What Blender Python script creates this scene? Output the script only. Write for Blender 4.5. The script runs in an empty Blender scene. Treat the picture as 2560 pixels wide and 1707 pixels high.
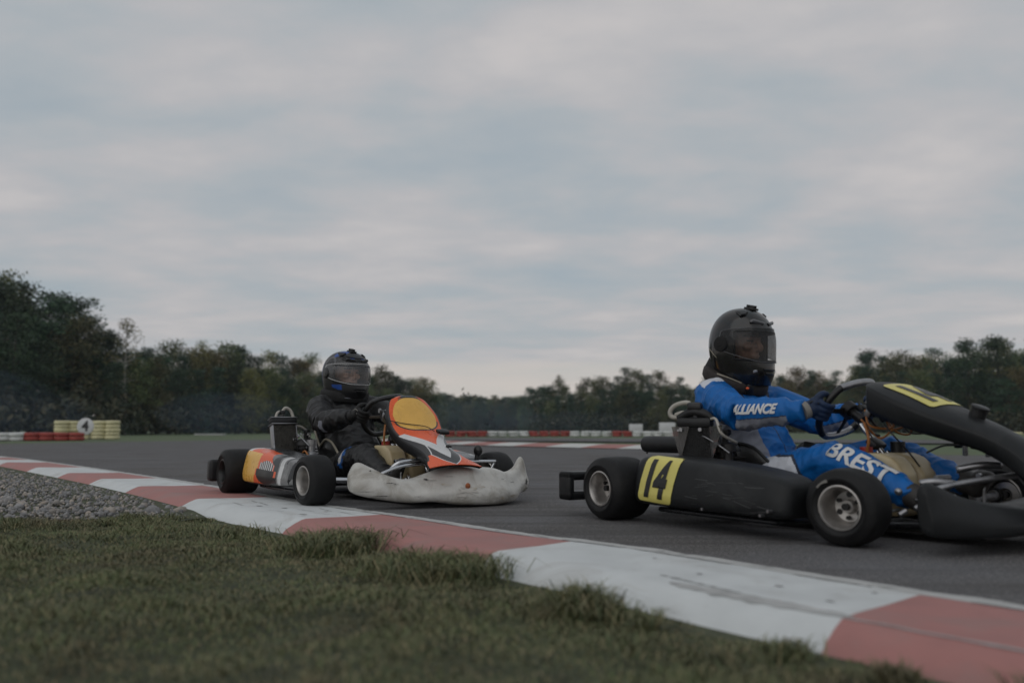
import bpy, bmesh, math, random
import numpy as np
from mathutils import Vector, Matrix, noise
from mathutils.bvhtree import BVHTree

random.seed(7)
rng = np.random.default_rng(7)
S = bpy.context.scene
COL = S.collection

# ------------------------------------------------------------------ camera
CAM_H = 0.385
cd = bpy.data.cameras.new('camera')
cam = bpy.data.objects.new('camera', cd)
COL.objects.link(cam)
cam.location = (0, 0, CAM_H)
cam.rotation_euler = (math.pi / 2 + 0.1045, 0, 0)
cd.sensor_width = 36
cd.lens = 29.416
cd.clip_start = 0.05
cd.clip_end = 3000
cd.dof.use_dof = True
cd.dof.focus_distance = 4.6
cd.dof.aperture_fstop = 1.8
S.camera = cam

# ------------------------------------------------------------------ sky, sun, exposure
SUN_EL, SUN_AZ = math.radians(38), math.radians(215)
w = bpy.data.worlds.new('World')
S.world = w
w.use_nodes = True
nt = w.node_tree
nt.nodes.clear()


def N(tree, typ, **kw):
    n = tree.nodes.new(typ)
    for k, v in kw.items():
        if k.startswith('i_'):
            key = k[2:]
            key = int(key) if key.isdigit() else key.replace('_', ' ')
            n.inputs[key].default_value = v
        else:
            setattr(n, k, v)
    return n


def math_node(tree, op, a, b=None, clamp=False):
    n = tree.nodes.new('ShaderNodeMath')
    n.operation = op
    n.use_clamp = clamp
    for i, q in enumerate((a, b)):
        if q is None:
            continue
        if hasattr(q, 'node'):
            tree.links.new(q, n.inputs[i])
        else:
            n.inputs[i].default_value = q
    return n.outputs[0]


def mixcol(tree, fac, a, b, blend='MIX'):
    n = tree.nodes.new('ShaderNodeMix')
    n.data_type = 'RGBA'
    n.blend_type = blend
    for k, q in ((0, fac), (6, a), (7, b)):
        if hasattr(q, 'node'):
            tree.links.new(q, n.inputs[k])
        else:
            n.inputs[k].default_value = q if k == 0 else (tuple(q) + (1,))[:4]
    return n.outputs[2]


def ramp(tree, fac, stops, interp='LINEAR'):
    n = tree.nodes.new('ShaderNodeValToRGB')
    cr = n.color_ramp
    cr.interpolation = interp
    while len(cr.elements) > 1:
        cr.elements.remove(cr.elements[-1])
    for i, (p, c) in enumerate(stops):
        e = cr.elements[0] if i == 0 else cr.elements.new(p)
        e.position = p
        e.color = (c, c, c, 1) if not hasattr(c, '__len__') else tuple(c) + (1,)
    if fac is not None:
        tree.links.new(fac, n.inputs[0])
    return n.outputs[0]


out = N(nt, 'ShaderNodeOutputWorld')
bg = N(nt, 'ShaderNodeBackground', i_Strength=0.1)
sky = N(nt, 'ShaderNodeTexSky', sky_type='NISHITA', sun_disc=False, sun_elevation=SUN_EL, sun_rotation=SUN_AZ,
        air_density=1.0, dust_density=2.0, ozone_density=1.2)
tc = N(nt, 'ShaderNodeTexCoord')
sep = N(nt, 'ShaderNodeSeparateXYZ')
nt.links.new(tc.outputs['Generated'], sep.inputs[0])
zz = math_node(nt, 'ADD', math_node(nt, 'MAXIMUM', sep.outputs[2], 0.0), 0.12)
cx = math_node(nt, 'DIVIDE', sep.outputs[0], zz)
cy = math_node(nt, 'DIVIDE', sep.outputs[1], zz)
comb = N(nt, 'ShaderNodeCombineXYZ')
nt.links.new(cx, comb.inputs[0])
nt.links.new(cy, comb.inputs[1])
mp = N(nt, 'ShaderNodeMapping')
mp.inputs['Location'].default_value = (3.1, 1.7, 0)
mp.inputs['Rotation'].default_value = (0, 0, 0.25)
mp.inputs['Scale'].default_value = (0.72, 1.0, 1)
nt.links.new(comb.outputs[0], mp.inputs[0])
n1 = N(nt, 'ShaderNodeTexNoise', i_Scale=1.7, i_Detail=6.0, i_Roughness=0.47, i_Distortion=0.25)
nt.links.new(mp.outputs[0], n1.inputs['Vector'])
n2 = N(nt, 'ShaderNodeTexNoise', i_Scale=4.2, i_Detail=6.0, i_Roughness=0.55, i_Distortion=0.15)
nt.links.new(mp.outputs[0], n2.inputs['Vector'])
cf = math_node(nt, 'ADD', math_node(nt, 'MULTIPLY', n1.outputs[0], 0.70), math_node(nt, 'MULTIPLY', n2.outputs[0], 0.30))
cloud = ramp(nt, cf, [(0.34, (3.6, 4.15, 4.55)), (0.455, (4.05, 4.4, 4.7)), (0.55, (4.7, 4.7, 4.87)), (0.67, (5.6, 5.38, 5.38))])
# a paler, warmer break in the cloud low over the horizon
hz = ramp(nt, sep.outputs[2], [(0.03, 0.85), (0.075, 0.6), (0.085, 0.12), (0.2, 0.0)])
cloud2 = mixcol(nt, hz, cloud, (6.3, 5.75, 5.2))
cover = ramp(nt, cf, [(0.34, 0.93), (0.46, 1.0)])
skycol = mixcol(nt, cover, sky.outputs[0], cloud2)
nt.links.new(skycol, bg.inputs[0])
nt.links.new(bg.outputs[0], out.inputs[0])

sd = bpy.data.lights.new('sun', 'SUN')
sd.energy = 0.6
sd.angle = math.radians(75)
sd.color = (1, 0.98, 0.95)
sun = bpy.data.objects.new('sun', sd)
COL.objects.link(sun)
# direction towards the sun: sky rotation is measured from +Y, clockwise seen from above
sdir = Vector((math.sin(SUN_AZ) * math.cos(SUN_EL), math.cos(SUN_AZ) * math.cos(SUN_EL), math.sin(SUN_EL)))
sun.rotation_euler = sdir.to_track_quat('Z', 'Y').to_euler()

S.view_settings.view_transform = 'Standard'
S.view_settings.look = 'None'
S.view_settings.exposure = 0.0
S.view_settings.gamma = 1.0
S.cycles.max_bounces = 8
S.cycles.transparent_max_bounces = 12

# ------------------------------------------------------------------ materials
def mat(name, col, rough=0.6, metal=0.0, var=0.15, vscale=8.0, bump=0.0, bscale=60.0, col2=None, cfac=(0.45, 0.6),
        coat=0.0, spec=0.5, rvar=0.1, sheen=0.0, obj_rand=0.0, island=None, detail=6.0):
    m = bpy.data.materials.new(name)
    m.use_nodes = True
    t = m.node_tree
    b = t.nodes['Principled BSDF']
    tcn = N(t, 'ShaderNodeTexCoord')
    n = N(t, 'ShaderNodeTexNoise', i_Scale=vscale, i_Detail=detail, i_Roughness=0.6)
    t.links.new(tcn.outputs['Object'], n.inputs['Vector'])
    lo = tuple(c * (1 - var) for c in col)
    hi = tuple(min(1, c * (1 + var)) for c in col)
    c = ramp(t, n.outputs[0], [(0.3, lo), (0.7, hi)])
    if col2 is not None:
        n3 = N(t, 'ShaderNodeTexNoise', i_Scale=vscale * 0.6, i_Detail=8.0, i_Roughness=0.65, i_Distortion=0.6)
        t.links.new(tcn.outputs['Object'], n3.inputs['Vector'])
        f = ramp(t, n3.outputs[0], [(cfac[0], 0.0), (cfac[1], 1.0)])
        c = mixcol(t, f, c, col2)
    if island is not None:
        g = N(t, 'ShaderNodeNewGeometry')
        f = ramp(t, g.outputs['Random Per Island'], island[1])
        c = mixcol(t, f, c, island[0])
        f2 = ramp(t, g.outputs['Random Per Island'], [(0, 0.75), (1, 1.25)])
        c = mixcol(t, 1.0, c, f2, 'MULTIPLY')
    if obj_rand:
        oi = N(t, 'ShaderNodeObjectInfo')
        hsv = N(t, 'ShaderNodeHueSaturation')
        t.links.new(math_node(t, 'ADD', math_node(t, 'MULTIPLY', oi.outputs['Random'], obj_rand * 0.13), 0.5 - obj_rand * 0.045), hsv.inputs['Hue'])
        t.links.new(math_node(t, 'ADD', math_node(t, 'MULTIPLY', oi.outputs['Random'], obj_rand), 1 - obj_rand * 0.5), hsv.inputs['Value'])
        t.links.new(c, hsv.inputs['Color'])
        c = hsv.outputs[0]
    t.links.new(c, b.inputs['Base Color'])
    r = ramp(t, n.outputs[0], [(0.3, max(0.02, rough - rvar)), (0.7, min(1, rough + rvar))])
    t.links.new(r, b.inputs['Roughness'])
    b.inputs['Metallic'].default_value = metal
    b.inputs['Specular IOR Level'].default_value = spec
    if coat:
        b.inputs['Coat Weight'].default_value = coat
        b.inputs['Coat Roughness'].default_value = 0.08
    if sheen:
        b.inputs['Sheen Weight'].default_value = sheen
        b.inputs['Sheen Roughness'].default_value = 0.4
    if bump:
        nb = N(t, 'ShaderNodeTexNoise', i_Scale=bscale, i_Detail=4.0, i_Roughness=0.6)
        t.links.new(tcn.outputs['Object'], nb.inputs['Vector'])
        bn = N(t, 'ShaderNodeBump', i_Strength=bump, i_Distance=0.02)
        t.links.new(nb.outputs[0], bn.inputs['Height'])
        t.links.new(bn.outputs[0], b.inputs['Normal'])
    return m


M = {}
M['rubber'] = mat('tyre_rubber', (0.008, 0.008, 0.0085), 0.6, var=0.35, vscale=10, bump=0.15, bscale=120, col2=(0.022, 0.021, 0.02), cfac=(0.5, 0.75), spec=0.3)
M['rim'] = mat('dull_aluminium', (0.42, 0.40, 0.38), 0.38, 0.85, var=0.2, vscale=20, bump=0.03)
M['rimdark'] = mat('black_alloy', (0.02, 0.02, 0.02), 0.35, 0.5, var=0.2)
M['chrome'] = mat('chrome_tube', (0.55, 0.56, 0.58), 0.16, 1.0, var=0.1)
M['steel'] = mat('grey_steel', (0.3, 0.3, 0.31), 0.35, 0.9, var=0.25, vscale=25)
M['darksteel'] = mat('dark_steel', (0.022, 0.021, 0.021), 0.45, 0.5, var=0.35, vscale=25, bump=0.05)
M['blackplastic'] = mat('black_plastic', (0.012, 0.0125, 0.0135), 0.45, var=0.25, vscale=7, bump=0.04, bscale=45, spec=0.35, col2=(0.028, 0.028, 0.028), cfac=(0.55, 0.8))
M['greyplastic'] = mat('charcoal_plastic', (0.011, 0.012, 0.013), 0.48, var=0.25, vscale=7, bump=0.06, bscale=40, spec=0.28, col2=(0.032, 0.033, 0.034), cfac=(0.55, 0.8))
M['frame'] = mat('frame_paint', (0.02, 0.021, 0.024), 0.3, 0.3, var=0.2)
M['whiteworn'] = mat('worn_white_plastic', (0.50, 0.49, 0.46), 0.5, var=0.16, vscale=9, bump=0.3, bscale=20, col2=(0.25, 0.225, 0.185), cfac=(0.46, 0.66), detail=10.0)
M['yellow'] = mat('yellow_sticker', (0.72, 0.54, 0.09), 0.35, var=0.08, vscale=12, col2=(0.5, 0.37, 0.07), cfac=(0.6, 0.8))
M['paleyellow'] = mat('pale_yellow_sticker', (0.63, 0.56, 0.15), 0.42, var=0.07, vscale=12, col2=(0.5, 0.43, 0.1), cfac=(0.58, 0.78))
M['amber'] = mat('amber_sticker', (0.74, 0.43, 0.09), 0.3, var=0.06, vscale=12, col2=(0.55, 0.32, 0.08), cfac=(0.62, 0.8))
M['orange'] = mat('orange_sticker', (0.72, 0.10, 0.022), 0.3, var=0.1, vscale=12)
M['stickerwhite'] = mat('white_sticker', (0.6, 0.6, 0.6), 0.35, var=0.1, vscale=12, col2=(0.4, 0.4, 0.4), cfac=(0.55, 0.75))
M['stickergrey'] = mat('charcoal_sticker', (0.028, 0.029, 0.031), 0.3, var=0.15)
M['ink'] = mat('black_ink', (0.007, 0.007, 0.0075), 0.4, var=0.1)
M['seat'] = mat('black_fibreglass', (0.013, 0.0135, 0.014), 0.38, var=0.25, vscale=9, bump=0.08, bscale=60)
M['beige'] = mat('beige_edge', (0.3, 0.27, 0.21), 0.6, var=0.2)
M['tank'] = mat('cream_tank_plastic', (0.46, 0.38, 0.23), 0.45, var=0.15, vscale=6, col2=(0.3, 0.22, 0.12), cfac=(0.5, 0.75))
M['red'] = mat('red_cap', (0.3, 0.03, 0.025), 0.45, var=0.15)
M['radcore'] = mat('radiator_core', (0.06, 0.056, 0.048), 0.6, 0.3, var=0.5, vscale=40, bump=0.6, bscale=140)
M['radcoreblack'] = mat('black_radiator_core', (0.02, 0.02, 0.02), 0.55, 0.3, var=0.5, vscale=40, bump=0.6, bscale=140)
M['hose'] = mat('pale_hose', (0.36, 0.34, 0.3), 0.5, var=0.15)
M['copper'] = mat('orange_wire', (0.35, 0.13, 0.03), 0.5, var=0.25)
M['rust'] = mat('rusty_pipe', (0.12, 0.08, 0.06), 0.6, 0.5, var=0.35, vscale=20)
M['skin'] = mat('skin', (0.46, 0.26, 0.18), 0.5, var=0.08)
M['skindark'] = mat('lash_and_brow', (0.05, 0.03, 0.025), 0.7)
M['hair'] = mat('brown_hair', (0.05, 0.03, 0.02), 0.6, var=0.3)
M['bluesuit'] = mat('blue_suit_cloth', (0.004, 0.108, 0.36), 0.5, var=0.18, vscale=14, bump=0.14, bscale=35, spec=0.3)
M['whitesuit'] = mat('white_suit_cloth', (0.55, 0.57, 0.62), 0.7, var=0.08, vscale=14, bump=0.12, bscale=35)
M['greysuit'] = mat('grey_suit_cloth', (0.21, 0.22, 0.26), 0.7, var=0.08, vscale=14, bump=0.12, bscale=35)
M['navysuit'] = mat('navy_suit_cloth', (0.02, 0.028, 0.05), 0.7, var=0.2, vscale=14, bump=0.12, bscale=35)
M['blacksuit'] = mat('black_suit_cloth', (0.011, 0.011, 0.012), 0.52, var=0.3, vscale=14, bump=0.16, bscale=35, spec=0.45)
M['bluepatch'] = mat('blue_patch_cloth', (0.006, 0.085, 0.3), 0.6)
M['collar'] = mat('brown_black_collar', (0.018, 0.013, 0.0115), 0.75, var=0.25, vscale=20, bump=0.2, bscale=60)
M['collarblack'] = mat('black_collar', (0.007, 0.0065, 0.007), 0.8, var=0.25, vscale=20, bump=0.3, bscale=40)
M['glovenavy'] = mat('navy_glove', (0.005, 0.02, 0.06), 0.7, var=0.25, vscale=20, bump=0.15, bscale=60)
M['gloveblack'] = mat('black_glove', (0.007, 0.007, 0.0075), 0.7, var=0.25, vscale=20, bump=0.15, bscale=60)
M['gloveband'] = mat('grey_glove_band', (0.2, 0.19, 0.175), 0.75, var=0.15)
M['shell'] = mat('glossy_black_shell', (0.007, 0.007, 0.0075), 0.2, var=0.15, coat=0.25)
M['matteshell'] = mat('satin_black_shell', (0.012, 0.012, 0.013), 0.38, var=0.2, coat=0.1)
M['blueshell'] = mat('blue_shell_paint', (0.013, 0.055, 0.25), 0.32, var=0.15)
M['greyshell'] = mat('grey_shell_paint', (0.09, 0.09, 0.095), 0.35, var=0.15)
M['lining'] = mat('black_lining', (0.01, 0.01, 0.01), 0.9, var=0.2)
M['asphalt'] = mat('asphalt', (0.115, 0.112, 0.112), 0.85, var=0.2, vscale=0.8)
M['shoe'] = mat('dark_shoe', (0.03, 0.027, 0.025), 0.6, var=0.3)


def glass(name, tint, white=0.05, refl=0.5):
    m = bpy.data.materials.new(name)
    m.use_nodes = True
    t = m.node_tree
    t.nodes.clear()
    o = N(t, 'ShaderNodeOutputMaterial')
    tr = N(t, 'ShaderNodeBsdfTransparent')
    tr.inputs[0].default_value = tuple(tint) + (1,)
    gl = N(t, 'ShaderNodeBsdfGlossy', i_Roughness=0.04)
    gl.inputs[0].default_value = (0.9, 0.9, 0.9, 1)
    df = N(t, 'ShaderNodeBsdfDiffuse')
    df.inputs[0].default_value = (0.6, 0.6, 0.62, 1)
    lw = N(t, 'ShaderNodeLayerWeight', i_Blend=0.35)
    nz = N(t, 'ShaderNodeTexNoise', i_Scale=14.0, i_Detail=4.0)
    tcn = N(t, 'ShaderNodeTexCoord')
    t.links.new(tcn.outputs['Object'], nz.inputs['Vector'])
    m1 = N(t, 'ShaderNodeMixShader')
    t.links.new(math_node(t, 'MULTIPLY', nz.outputs[0], white * 2), m1.inputs[0])
    t.links.new(tr.outputs[0], m1.inputs[1])
    t.links.new(df.outputs[0], m1.inputs[2])
    m2 = N(t, 'ShaderNodeMixShader')
    t.links.new(math_node(t, 'MULTIPLY', lw.outputs['Fresnel'], refl), m2.inputs[0])
    t.links.new(m1.outputs[0], m2.inputs[1])
    t.links.new(gl.outputs[0], m2.inputs[2])
    t.links.new(m2.outputs[0], o.inputs[0])
    return m


M['visor'] = glass('clear_visor', (0.80, 0.80, 0.80), 0.13, 0.7)  # diffuse white share paints in a pale sky reflection
M['visordark'] = glass('smoked_visor', (0.46, 0.46, 0.46), 0.03, 0.42)
M['clearplastic'] = glass('scuffed_clear_plastic', (0.45, 0.43, 0.4), 0.08, 0.6)


# ------------------------------------------------------------------ mesh helpers
def V(*a):
    return np.array(a, float)


def cat(pts, n=8, closed=False):
    """Catmull-Rom through pts, any number of columns."""
    P = np.asarray(pts, float)
    if len(P) < 3:
        t = np.linspace(0, 1, n + 1)[:, None]
        return P[0] * (1 - t) + P[-1] * t
    if closed:
        Q = np.vstack([P[-1], P, P[0], P[1]])
        segs = len(P)
    else:
        Q = np.vstack([2 * P[0] - P[1], P, 2 * P[-1] - P[-2]])
        segs = len(P) - 1
    o = []
    for i in range(segs):
        a, b, c, d = Q[i:i + 4]
        for t in np.arange(n) / n:
            o.append(0.5 * (2 * b + (c - a) * t + (2 * a - 5 * b + 4 * c - d) * t * t + (3 * b - a - 3 * c + d) * t ** 3))
    if not closed:
        o.append(P[-1])
    return np.array(o)


def unit(v):
    return v / (np.linalg.norm(v) + 1e-12)


def rot(ax, ang):
    return np.array(Matrix.Rotation(ang, 3, ax))


class MB:
    def __init__(s):
        s.v, s.f, s.m, s.n = [], [], [], 0

    def add(s, verts, faces, mi=0):
        verts = np.asarray(verts, float).reshape(-1, 3)
        s.v.append(verts)
        k = s.n
        s.f += [tuple(int(i) + k for i in f) for f in faces]
        s.m += [mi] * len(faces) if not hasattr(mi, '__len__') else list(mi)
        s.n += len(verts)
        return s

    def grid(s, A, mi=0, cu=False, cv=False):
        """A: (U, V, 3) array of points."""
        U, W = A.shape[:2]
        f = []
        for i in range(U if cu else U - 1):
            for j in range(W if cv else W - 1):
                a, b = i, (i + 1) % U
                c, d = j, (j + 1) % W
                f.append((a * W + c, b * W + c, b * W + d, a * W + d))
        return s.add(A, f, mi)

    def loft(s, rings, mi=0, caps=True):
        A = np.asarray(rings, float)
        U, W = A.shape[:2]
        k = s.n
        s.grid(A, mi, cv=True)
        if caps:
            s.f += [tuple(k + i for i in range(W)), tuple(k + (U - 1) * W + i for i in range(W))[::-1]]
            s.m += [mi, mi]
        return s

    def tube(s, pts, r, n=10, closed=False, mi=0, sm=0, ry=None, up=None, caps=True):
        P = np.asarray(pts, float)
        R = np.broadcast_to(np.asarray(r, float), (len(P),)).astype(float)
        R2 = R if ry is None else np.broadcast_to(np.asarray(ry, float), (len(P),)).astype(float)
        if sm:
            Q = cat(np.column_stack([P, R, R2]), sm, closed)
            P, R, R2 = Q[:, :3], Q[:, 3], Q[:, 4]
        a = np.linspace(0, 2 * np.pi, n, endpoint=False)
        rings = []
        L = len(P)
        ref = None
        for i in range(L):
            if closed:
                t = unit(P[(i + 1) % L] - P[i - 1])
            else:
                t = unit(P[min(i + 1, L - 1)] - P[max(i - 1, 0)])
            if ref is None:
                u0 = np.array(up, float) if up is not None else (V(0, 0, 1) if abs(t[2]) < 0.9 else V(1, 0, 0))
                ref = u0
            if up is not None:
                ref = np.array(up, float)
            x = unit(ref - t * np.dot(ref, t))
            y = np.cross(t, x)
            ref = x
            rings.append(P[i] + R2[i] * np.cos(a)[:, None] * x + R[i] * np.sin(a)[:, None] * y)
        if closed:
            return s.grid(np.array(rings), mi, cu=True, cv=True)
        return s.loft(rings, mi, caps)

    def lathe(s, prof, c=(0, 0, 0), axis='y', n=40, mi=0, closed=False):
        """prof: (r, h) along the axis."""
        a = np.linspace(0, 2 * np.pi, n, endpoint=False)
        A = []
        for r, h in prof:
            p = np.zeros((n, 3))
            i, j, k = {'y': (0, 2, 1), 'z': (0, 1, 2), 'x': (1, 2, 0)}[axis]
            p[:, i] = r * np.cos(a)
            p[:, j] = r * np.sin(a)
            p[:, k] = h
            A.append(p + np.asarray(c, float))
        return s.grid(np.array(A), mi, cu=closed, cv=True)

    def cyl(s, a, b, r, r2=None, n=16, mi=0):
        return s.tube([a, b], [r, r if r2 is None else r2], n, mi=mi)

    def rbox(s, c, size, bev=0.01, R=None, mi=0, seg=2):
        bm = bmesh.new()
        bmesh.ops.create_cube(bm, size=1)
        for q in bm.verts:
            q.co = Vector([q.co[i] * size[i] for i in range(3)])
        if bev:
            bmesh.ops.bevel(bm, geom=bm.edges[:], offset=min(bev, min(size) * 0.45), segments=seg, affect='EDGES', profile=0.5)
        vs = np.array([q.co[:] for q in bm.verts])
        if R is not None:
            vs = vs @ np.asarray(R).T
        bm.verts.index_update()
        fs = [[q.index for q in f.verts] for f in bm.faces]
        bm.free()
        return s.add(vs + np.asarray(c, float), fs, mi)

    def ball(s, c, r, nu=16, nv=10, mi=0, R=None):
        r = np.broadcast_to(np.asarray(r, float), (3,))
        th = np.linspace(-np.pi / 2 + 0.02, np.pi / 2 - 0.02, nv)
        a = np.linspace(0, 2 * np.pi, nu, endpoint=False)
        A = np.stack([np.stack([np.cos(t) * np.cos(a), np.cos(t) * np.sin(a), np.full(nu, np.sin(t))], -1) for t in th]) * r
        if R is not None:
            A = A @ np.asarray(R).T
        return s.loft(A + np.asarray(c, float), mi)

    def verts(s):
        return np.concatenate(s.v)

    def mesh(s, name):
        me = bpy.data.meshes.new(name)
        me.from_pydata(s.verts().tolist(), [], s.f)
        me.polygons.foreach_set('material_index', np.array(s.m, np.int32))
        bm = bmesh.new()
        bm.from_mesh(me)
        bmesh.ops.recalc_face_normals(bm, faces=bm.faces[:])
        bm.to_mesh(me)
        bm.free()
        return me

    def build(s, name, mats, parent=None, smooth=45, loc=None):
        return finish(name, s.mesh(name), mats, parent, smooth, loc)


def finish(name, me, mats, parent=None, smooth=45, loc=None):
    for m in (mats if isinstance(mats, (list, tuple)) else [mats]):
        me.materials.append(M[m] if isinstance(m, str) else m)
    if smooth:
        me.polygons.foreach_set('use_smooth', np.ones(len(me.polygons), bool))
        if smooth < 180:
            me.set_sharp_from_angle(angle=math.radians(smooth))
    o = bpy.data.objects.new(name, me)
    COL.objects.link(o)
    if parent is not None:
        o.parent = parent
    if loc is not None:
        o.location = loc
    return o


def remeshed(mb, voxel, smooth_it=4):
    """one continuous surface grown from overlapping shapes"""
    me = mb.mesh('tmp')
    o = bpy.data.objects.new('tmp', me)
    COL.objects.link(o)
    r = o.modifiers.new('r', 'REMESH')
    r.mode = 'VOXEL'
    r.voxel_size = voxel
    if smooth_it:
        q = o.modifiers.new('s', 'SMOOTH')
        q.factor = 0.5
        q.iterations = smooth_it
    dg = bpy.context.evaluated_depsgraph_get()
    dg.update()
    me2 = bpy.data.meshes.new_from_object(o.evaluated_get(dg))
    bpy.data.objects.remove(o)
    bpy.data.meshes.remove(me)
    me2.materials.clear()
    return me2


def empty(name, loc=(0, 0, 0), rz=0.0, parent=None):
    o = bpy.data.objects.new(name, None)
    COL.objects.link(o)
    o.location = loc
    o.rotation_euler = (0, 0, rz)
    if parent is not None:
        o.parent = parent
    return o


def tag(o, label=None, cat_=None, group=None, kind=None):
    if label:
        o['label'] = label
    if cat_:
        o['category'] = cat_
    if group:
        o['group'] = group
    if kind:
        o['kind'] = kind
    return o


def getv(me):
    a = np.empty(len(me.vertices) * 3)
    me.vertices.foreach_get('co', a)
    return a.reshape(-1, 3)


def setv(me, a):
    me.vertices.foreach_set('co', np.ascontiguousarray(a, float).ravel())
    me.update()


def bvh_of(me):
    return BVHTree.FromPolygons([v.co for v in me.vertices], [p.vertices[:] for p in me.polygons])


def text_mesh(txt, bold=0.0, shear=0.0, maxedge=0.1, extrude=0.0):
    cu = bpy.data.curves.new('tmp', 'FONT')
    cu.body = txt
    cu.align_x = 'CENTER'
    cu.align_y = 'CENTER'
    cu.offset = bold
    cu.shear = shear
    cu.resolution_u = 4
    o = bpy.data.objects.new('tmp', cu)
    COL.objects.link(o)
    dg = bpy.context.evaluated_depsgraph_get()
    dg.update()
    me = bpy.data.meshes.new_from_object(o.evaluated_get(dg))
    bpy.data.objects.remove(o)
    bm = bmesh.new()
    bm.from_mesh(me)
    bmesh.ops.triangulate(bm, faces=bm.faces[:])
    for _ in range(4):
        es = [e for e in bm.edges if e.calc_length() > maxedge]
        if not es:
            break
        bmesh.ops.subdivide_edges(bm, edges=es, cuts=1, use_grid_fill=False)
        bmesh.ops.triangulate(bm, faces=bm.faces[:])
    vs = np.array([q.co[:] for q in bm.verts])
    bm.verts.index_update()
    fs = [[q.index for q in f.verts] for f in bm.faces]
    bm.free()
    bpy.data.meshes.remove(me)
    return vs, fs


def wrap(vs, fs, bvh, o, ux, uy, d, off):
    """lay a flat sheet (vs in its own units) on a surface: cast from o + x ux + y uy along d; returns an MB-ready pair"""
    ux, uy, d, o = (np.asarray(q, float) for q in (ux, uy, d, o))
    res, ok = [], []
    for q in vs:
        p = o + ux * q[0] + uy * q[1]
        h, nrm, _, _ = bvh.ray_cast(Vector(p), Vector(d))
        if h is None:
            res.append(p)
            ok.append(False)
        else:
            if nrm.dot(Vector(d)) > 0:
                nrm = -nrm
            res.append(np.array(h) + np.array(nrm) * off)
            ok.append(True)
    fk = [f for f in fs if all(ok[i] for i in f)]
    used = sorted({i for f in fk for i in f})
    ix = {q: k for k, q in enumerate(used)}
    return np.array(res)[used] if used else np.zeros((0, 3)), [tuple(ix[i] for i in f) for f in fk]


def sheet(nx, ny, cr=0.0):
    """unit rectangle [-.5,.5]^2 as a grid"""
    x = np.linspace(-0.5, 0.5, nx)
    y = np.linspace(-0.5, 0.5, ny)
    vs = np.array([(a, b, 0) for a in x for b in y])
    fs = [(i * ny + j, (i + 1) * ny + j, (i + 1) * ny + j + 1, i * ny + j + 1) for i in range(nx - 1) for j in range(ny - 1)]
    return vs, fs


def round_sheet(nx, ny, wx, wy, r):
    vs, fs = sheet(nx, ny)
    vs = vs * V(wx, wy, 1)
    for q in vs:   # pull the corners in
        ax, ay = abs(q[0]) - (wx / 2 - r), abs(q[1]) - (wy / 2 - r)
        if ax > 0 and ay > 0:
            L = math.hypot(ax, ay)
            mx = max(ax, ay)
            k = mx / L
            q[0] = math.copysign(wx / 2 - r + ax * k, q[0])
            q[1] = math.copysign(wy / 2 - r + ay * k, q[1])
    return vs, fs


def interp(x, xs, ys):
    return np.interp(x, xs, ys)

# ================================================================== setting
def custom_asphalt():
    m = M['asphalt']
    t = m.node_tree
    b = t.nodes['Principled BSDF']
    tcn = N(t, 'ShaderNodeTexCoord')
    fine = N(t, 'ShaderNodeTexNoise', i_Scale=170.0, i_Detail=3.0, i_Roughness=0.7)
    mid = N(t, 'ShaderNodeTexNoise', i_Scale=1.3, i_Detail=6.0, i_Roughness=0.6)
    vor = N(t, 'ShaderNodeTexVoronoi', i_Scale=95.0)
    mpn = N(t, 'ShaderNodeMapping')
    mpn.inputs['Rotation'].default_value = (0, 0, 0.90)
    mpn.inputs['Scale'].default_value = (0.35, 9.0, 1)
    st = N(t, 'ShaderNodeTexNoise', i_Scale=0.8, i_Detail=4.0, i_Roughness=0.55)
    for q in (fine, mid, vor, mpn):
        t.links.new(tcn.outputs['Object'], q.inputs['Vector' if 'Vector' in q.inputs else 0])
    t.links.new(mpn.outputs[0], st.inputs['Vector'])
    c = ramp(t, fine.outputs[0], [(0.36, (0.034, 0.032, 0.031)), (0.52, (0.098, 0.092, 0.089)), (0.64, (0.27, 0.255, 0.247))])
    mid2 = N(t, 'ShaderNodeTexNoise', i_Scale=55.0, i_Detail=4.0, i_Roughness=0.75)
    t.links.new(tcn.outputs['Object'], mid2.inputs['Vector'])
    c = mixcol(t, 1.0, c, ramp(t, mid2.outputs[0], [(0.35, 0.55), (0.5, 1.0), (0.66, 1.6)]), 'MULTIPLY')
    c = mixcol(t, ramp(t, mid.outputs[0], [(0.35, 0.0), (0.7, 0.55)]), c, (0.16, 0.165, 0.18))
    c = mixcol(t, ramp(t, st.outputs[0], [(0.47, 0.0), (0.66, 0.55)]), c, (0.06, 0.056, 0.055))
    t.links.new(c, b.inputs['Base Color'])
    bn = N(t, 'ShaderNodeBump', i_Strength=0.55, i_Distance=0.006)
    h = math_node(t, 'ADD', vor.outputs[0], math_node(t, 'MULTIPLY', fine.outputs[0], 0.6))
    t.links.new(h, bn.inputs['Height'])
    t.links.new(bn.outputs[0], b.inputs['Normal'])
    b.inputs['Roughness'].default_value = 0.88
    for l in list(b.inputs['Roughness'].links):
        t.links.remove(l)
    b.inputs['Specular IOR Level'].default_value = 0.22


custom_asphalt()

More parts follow.
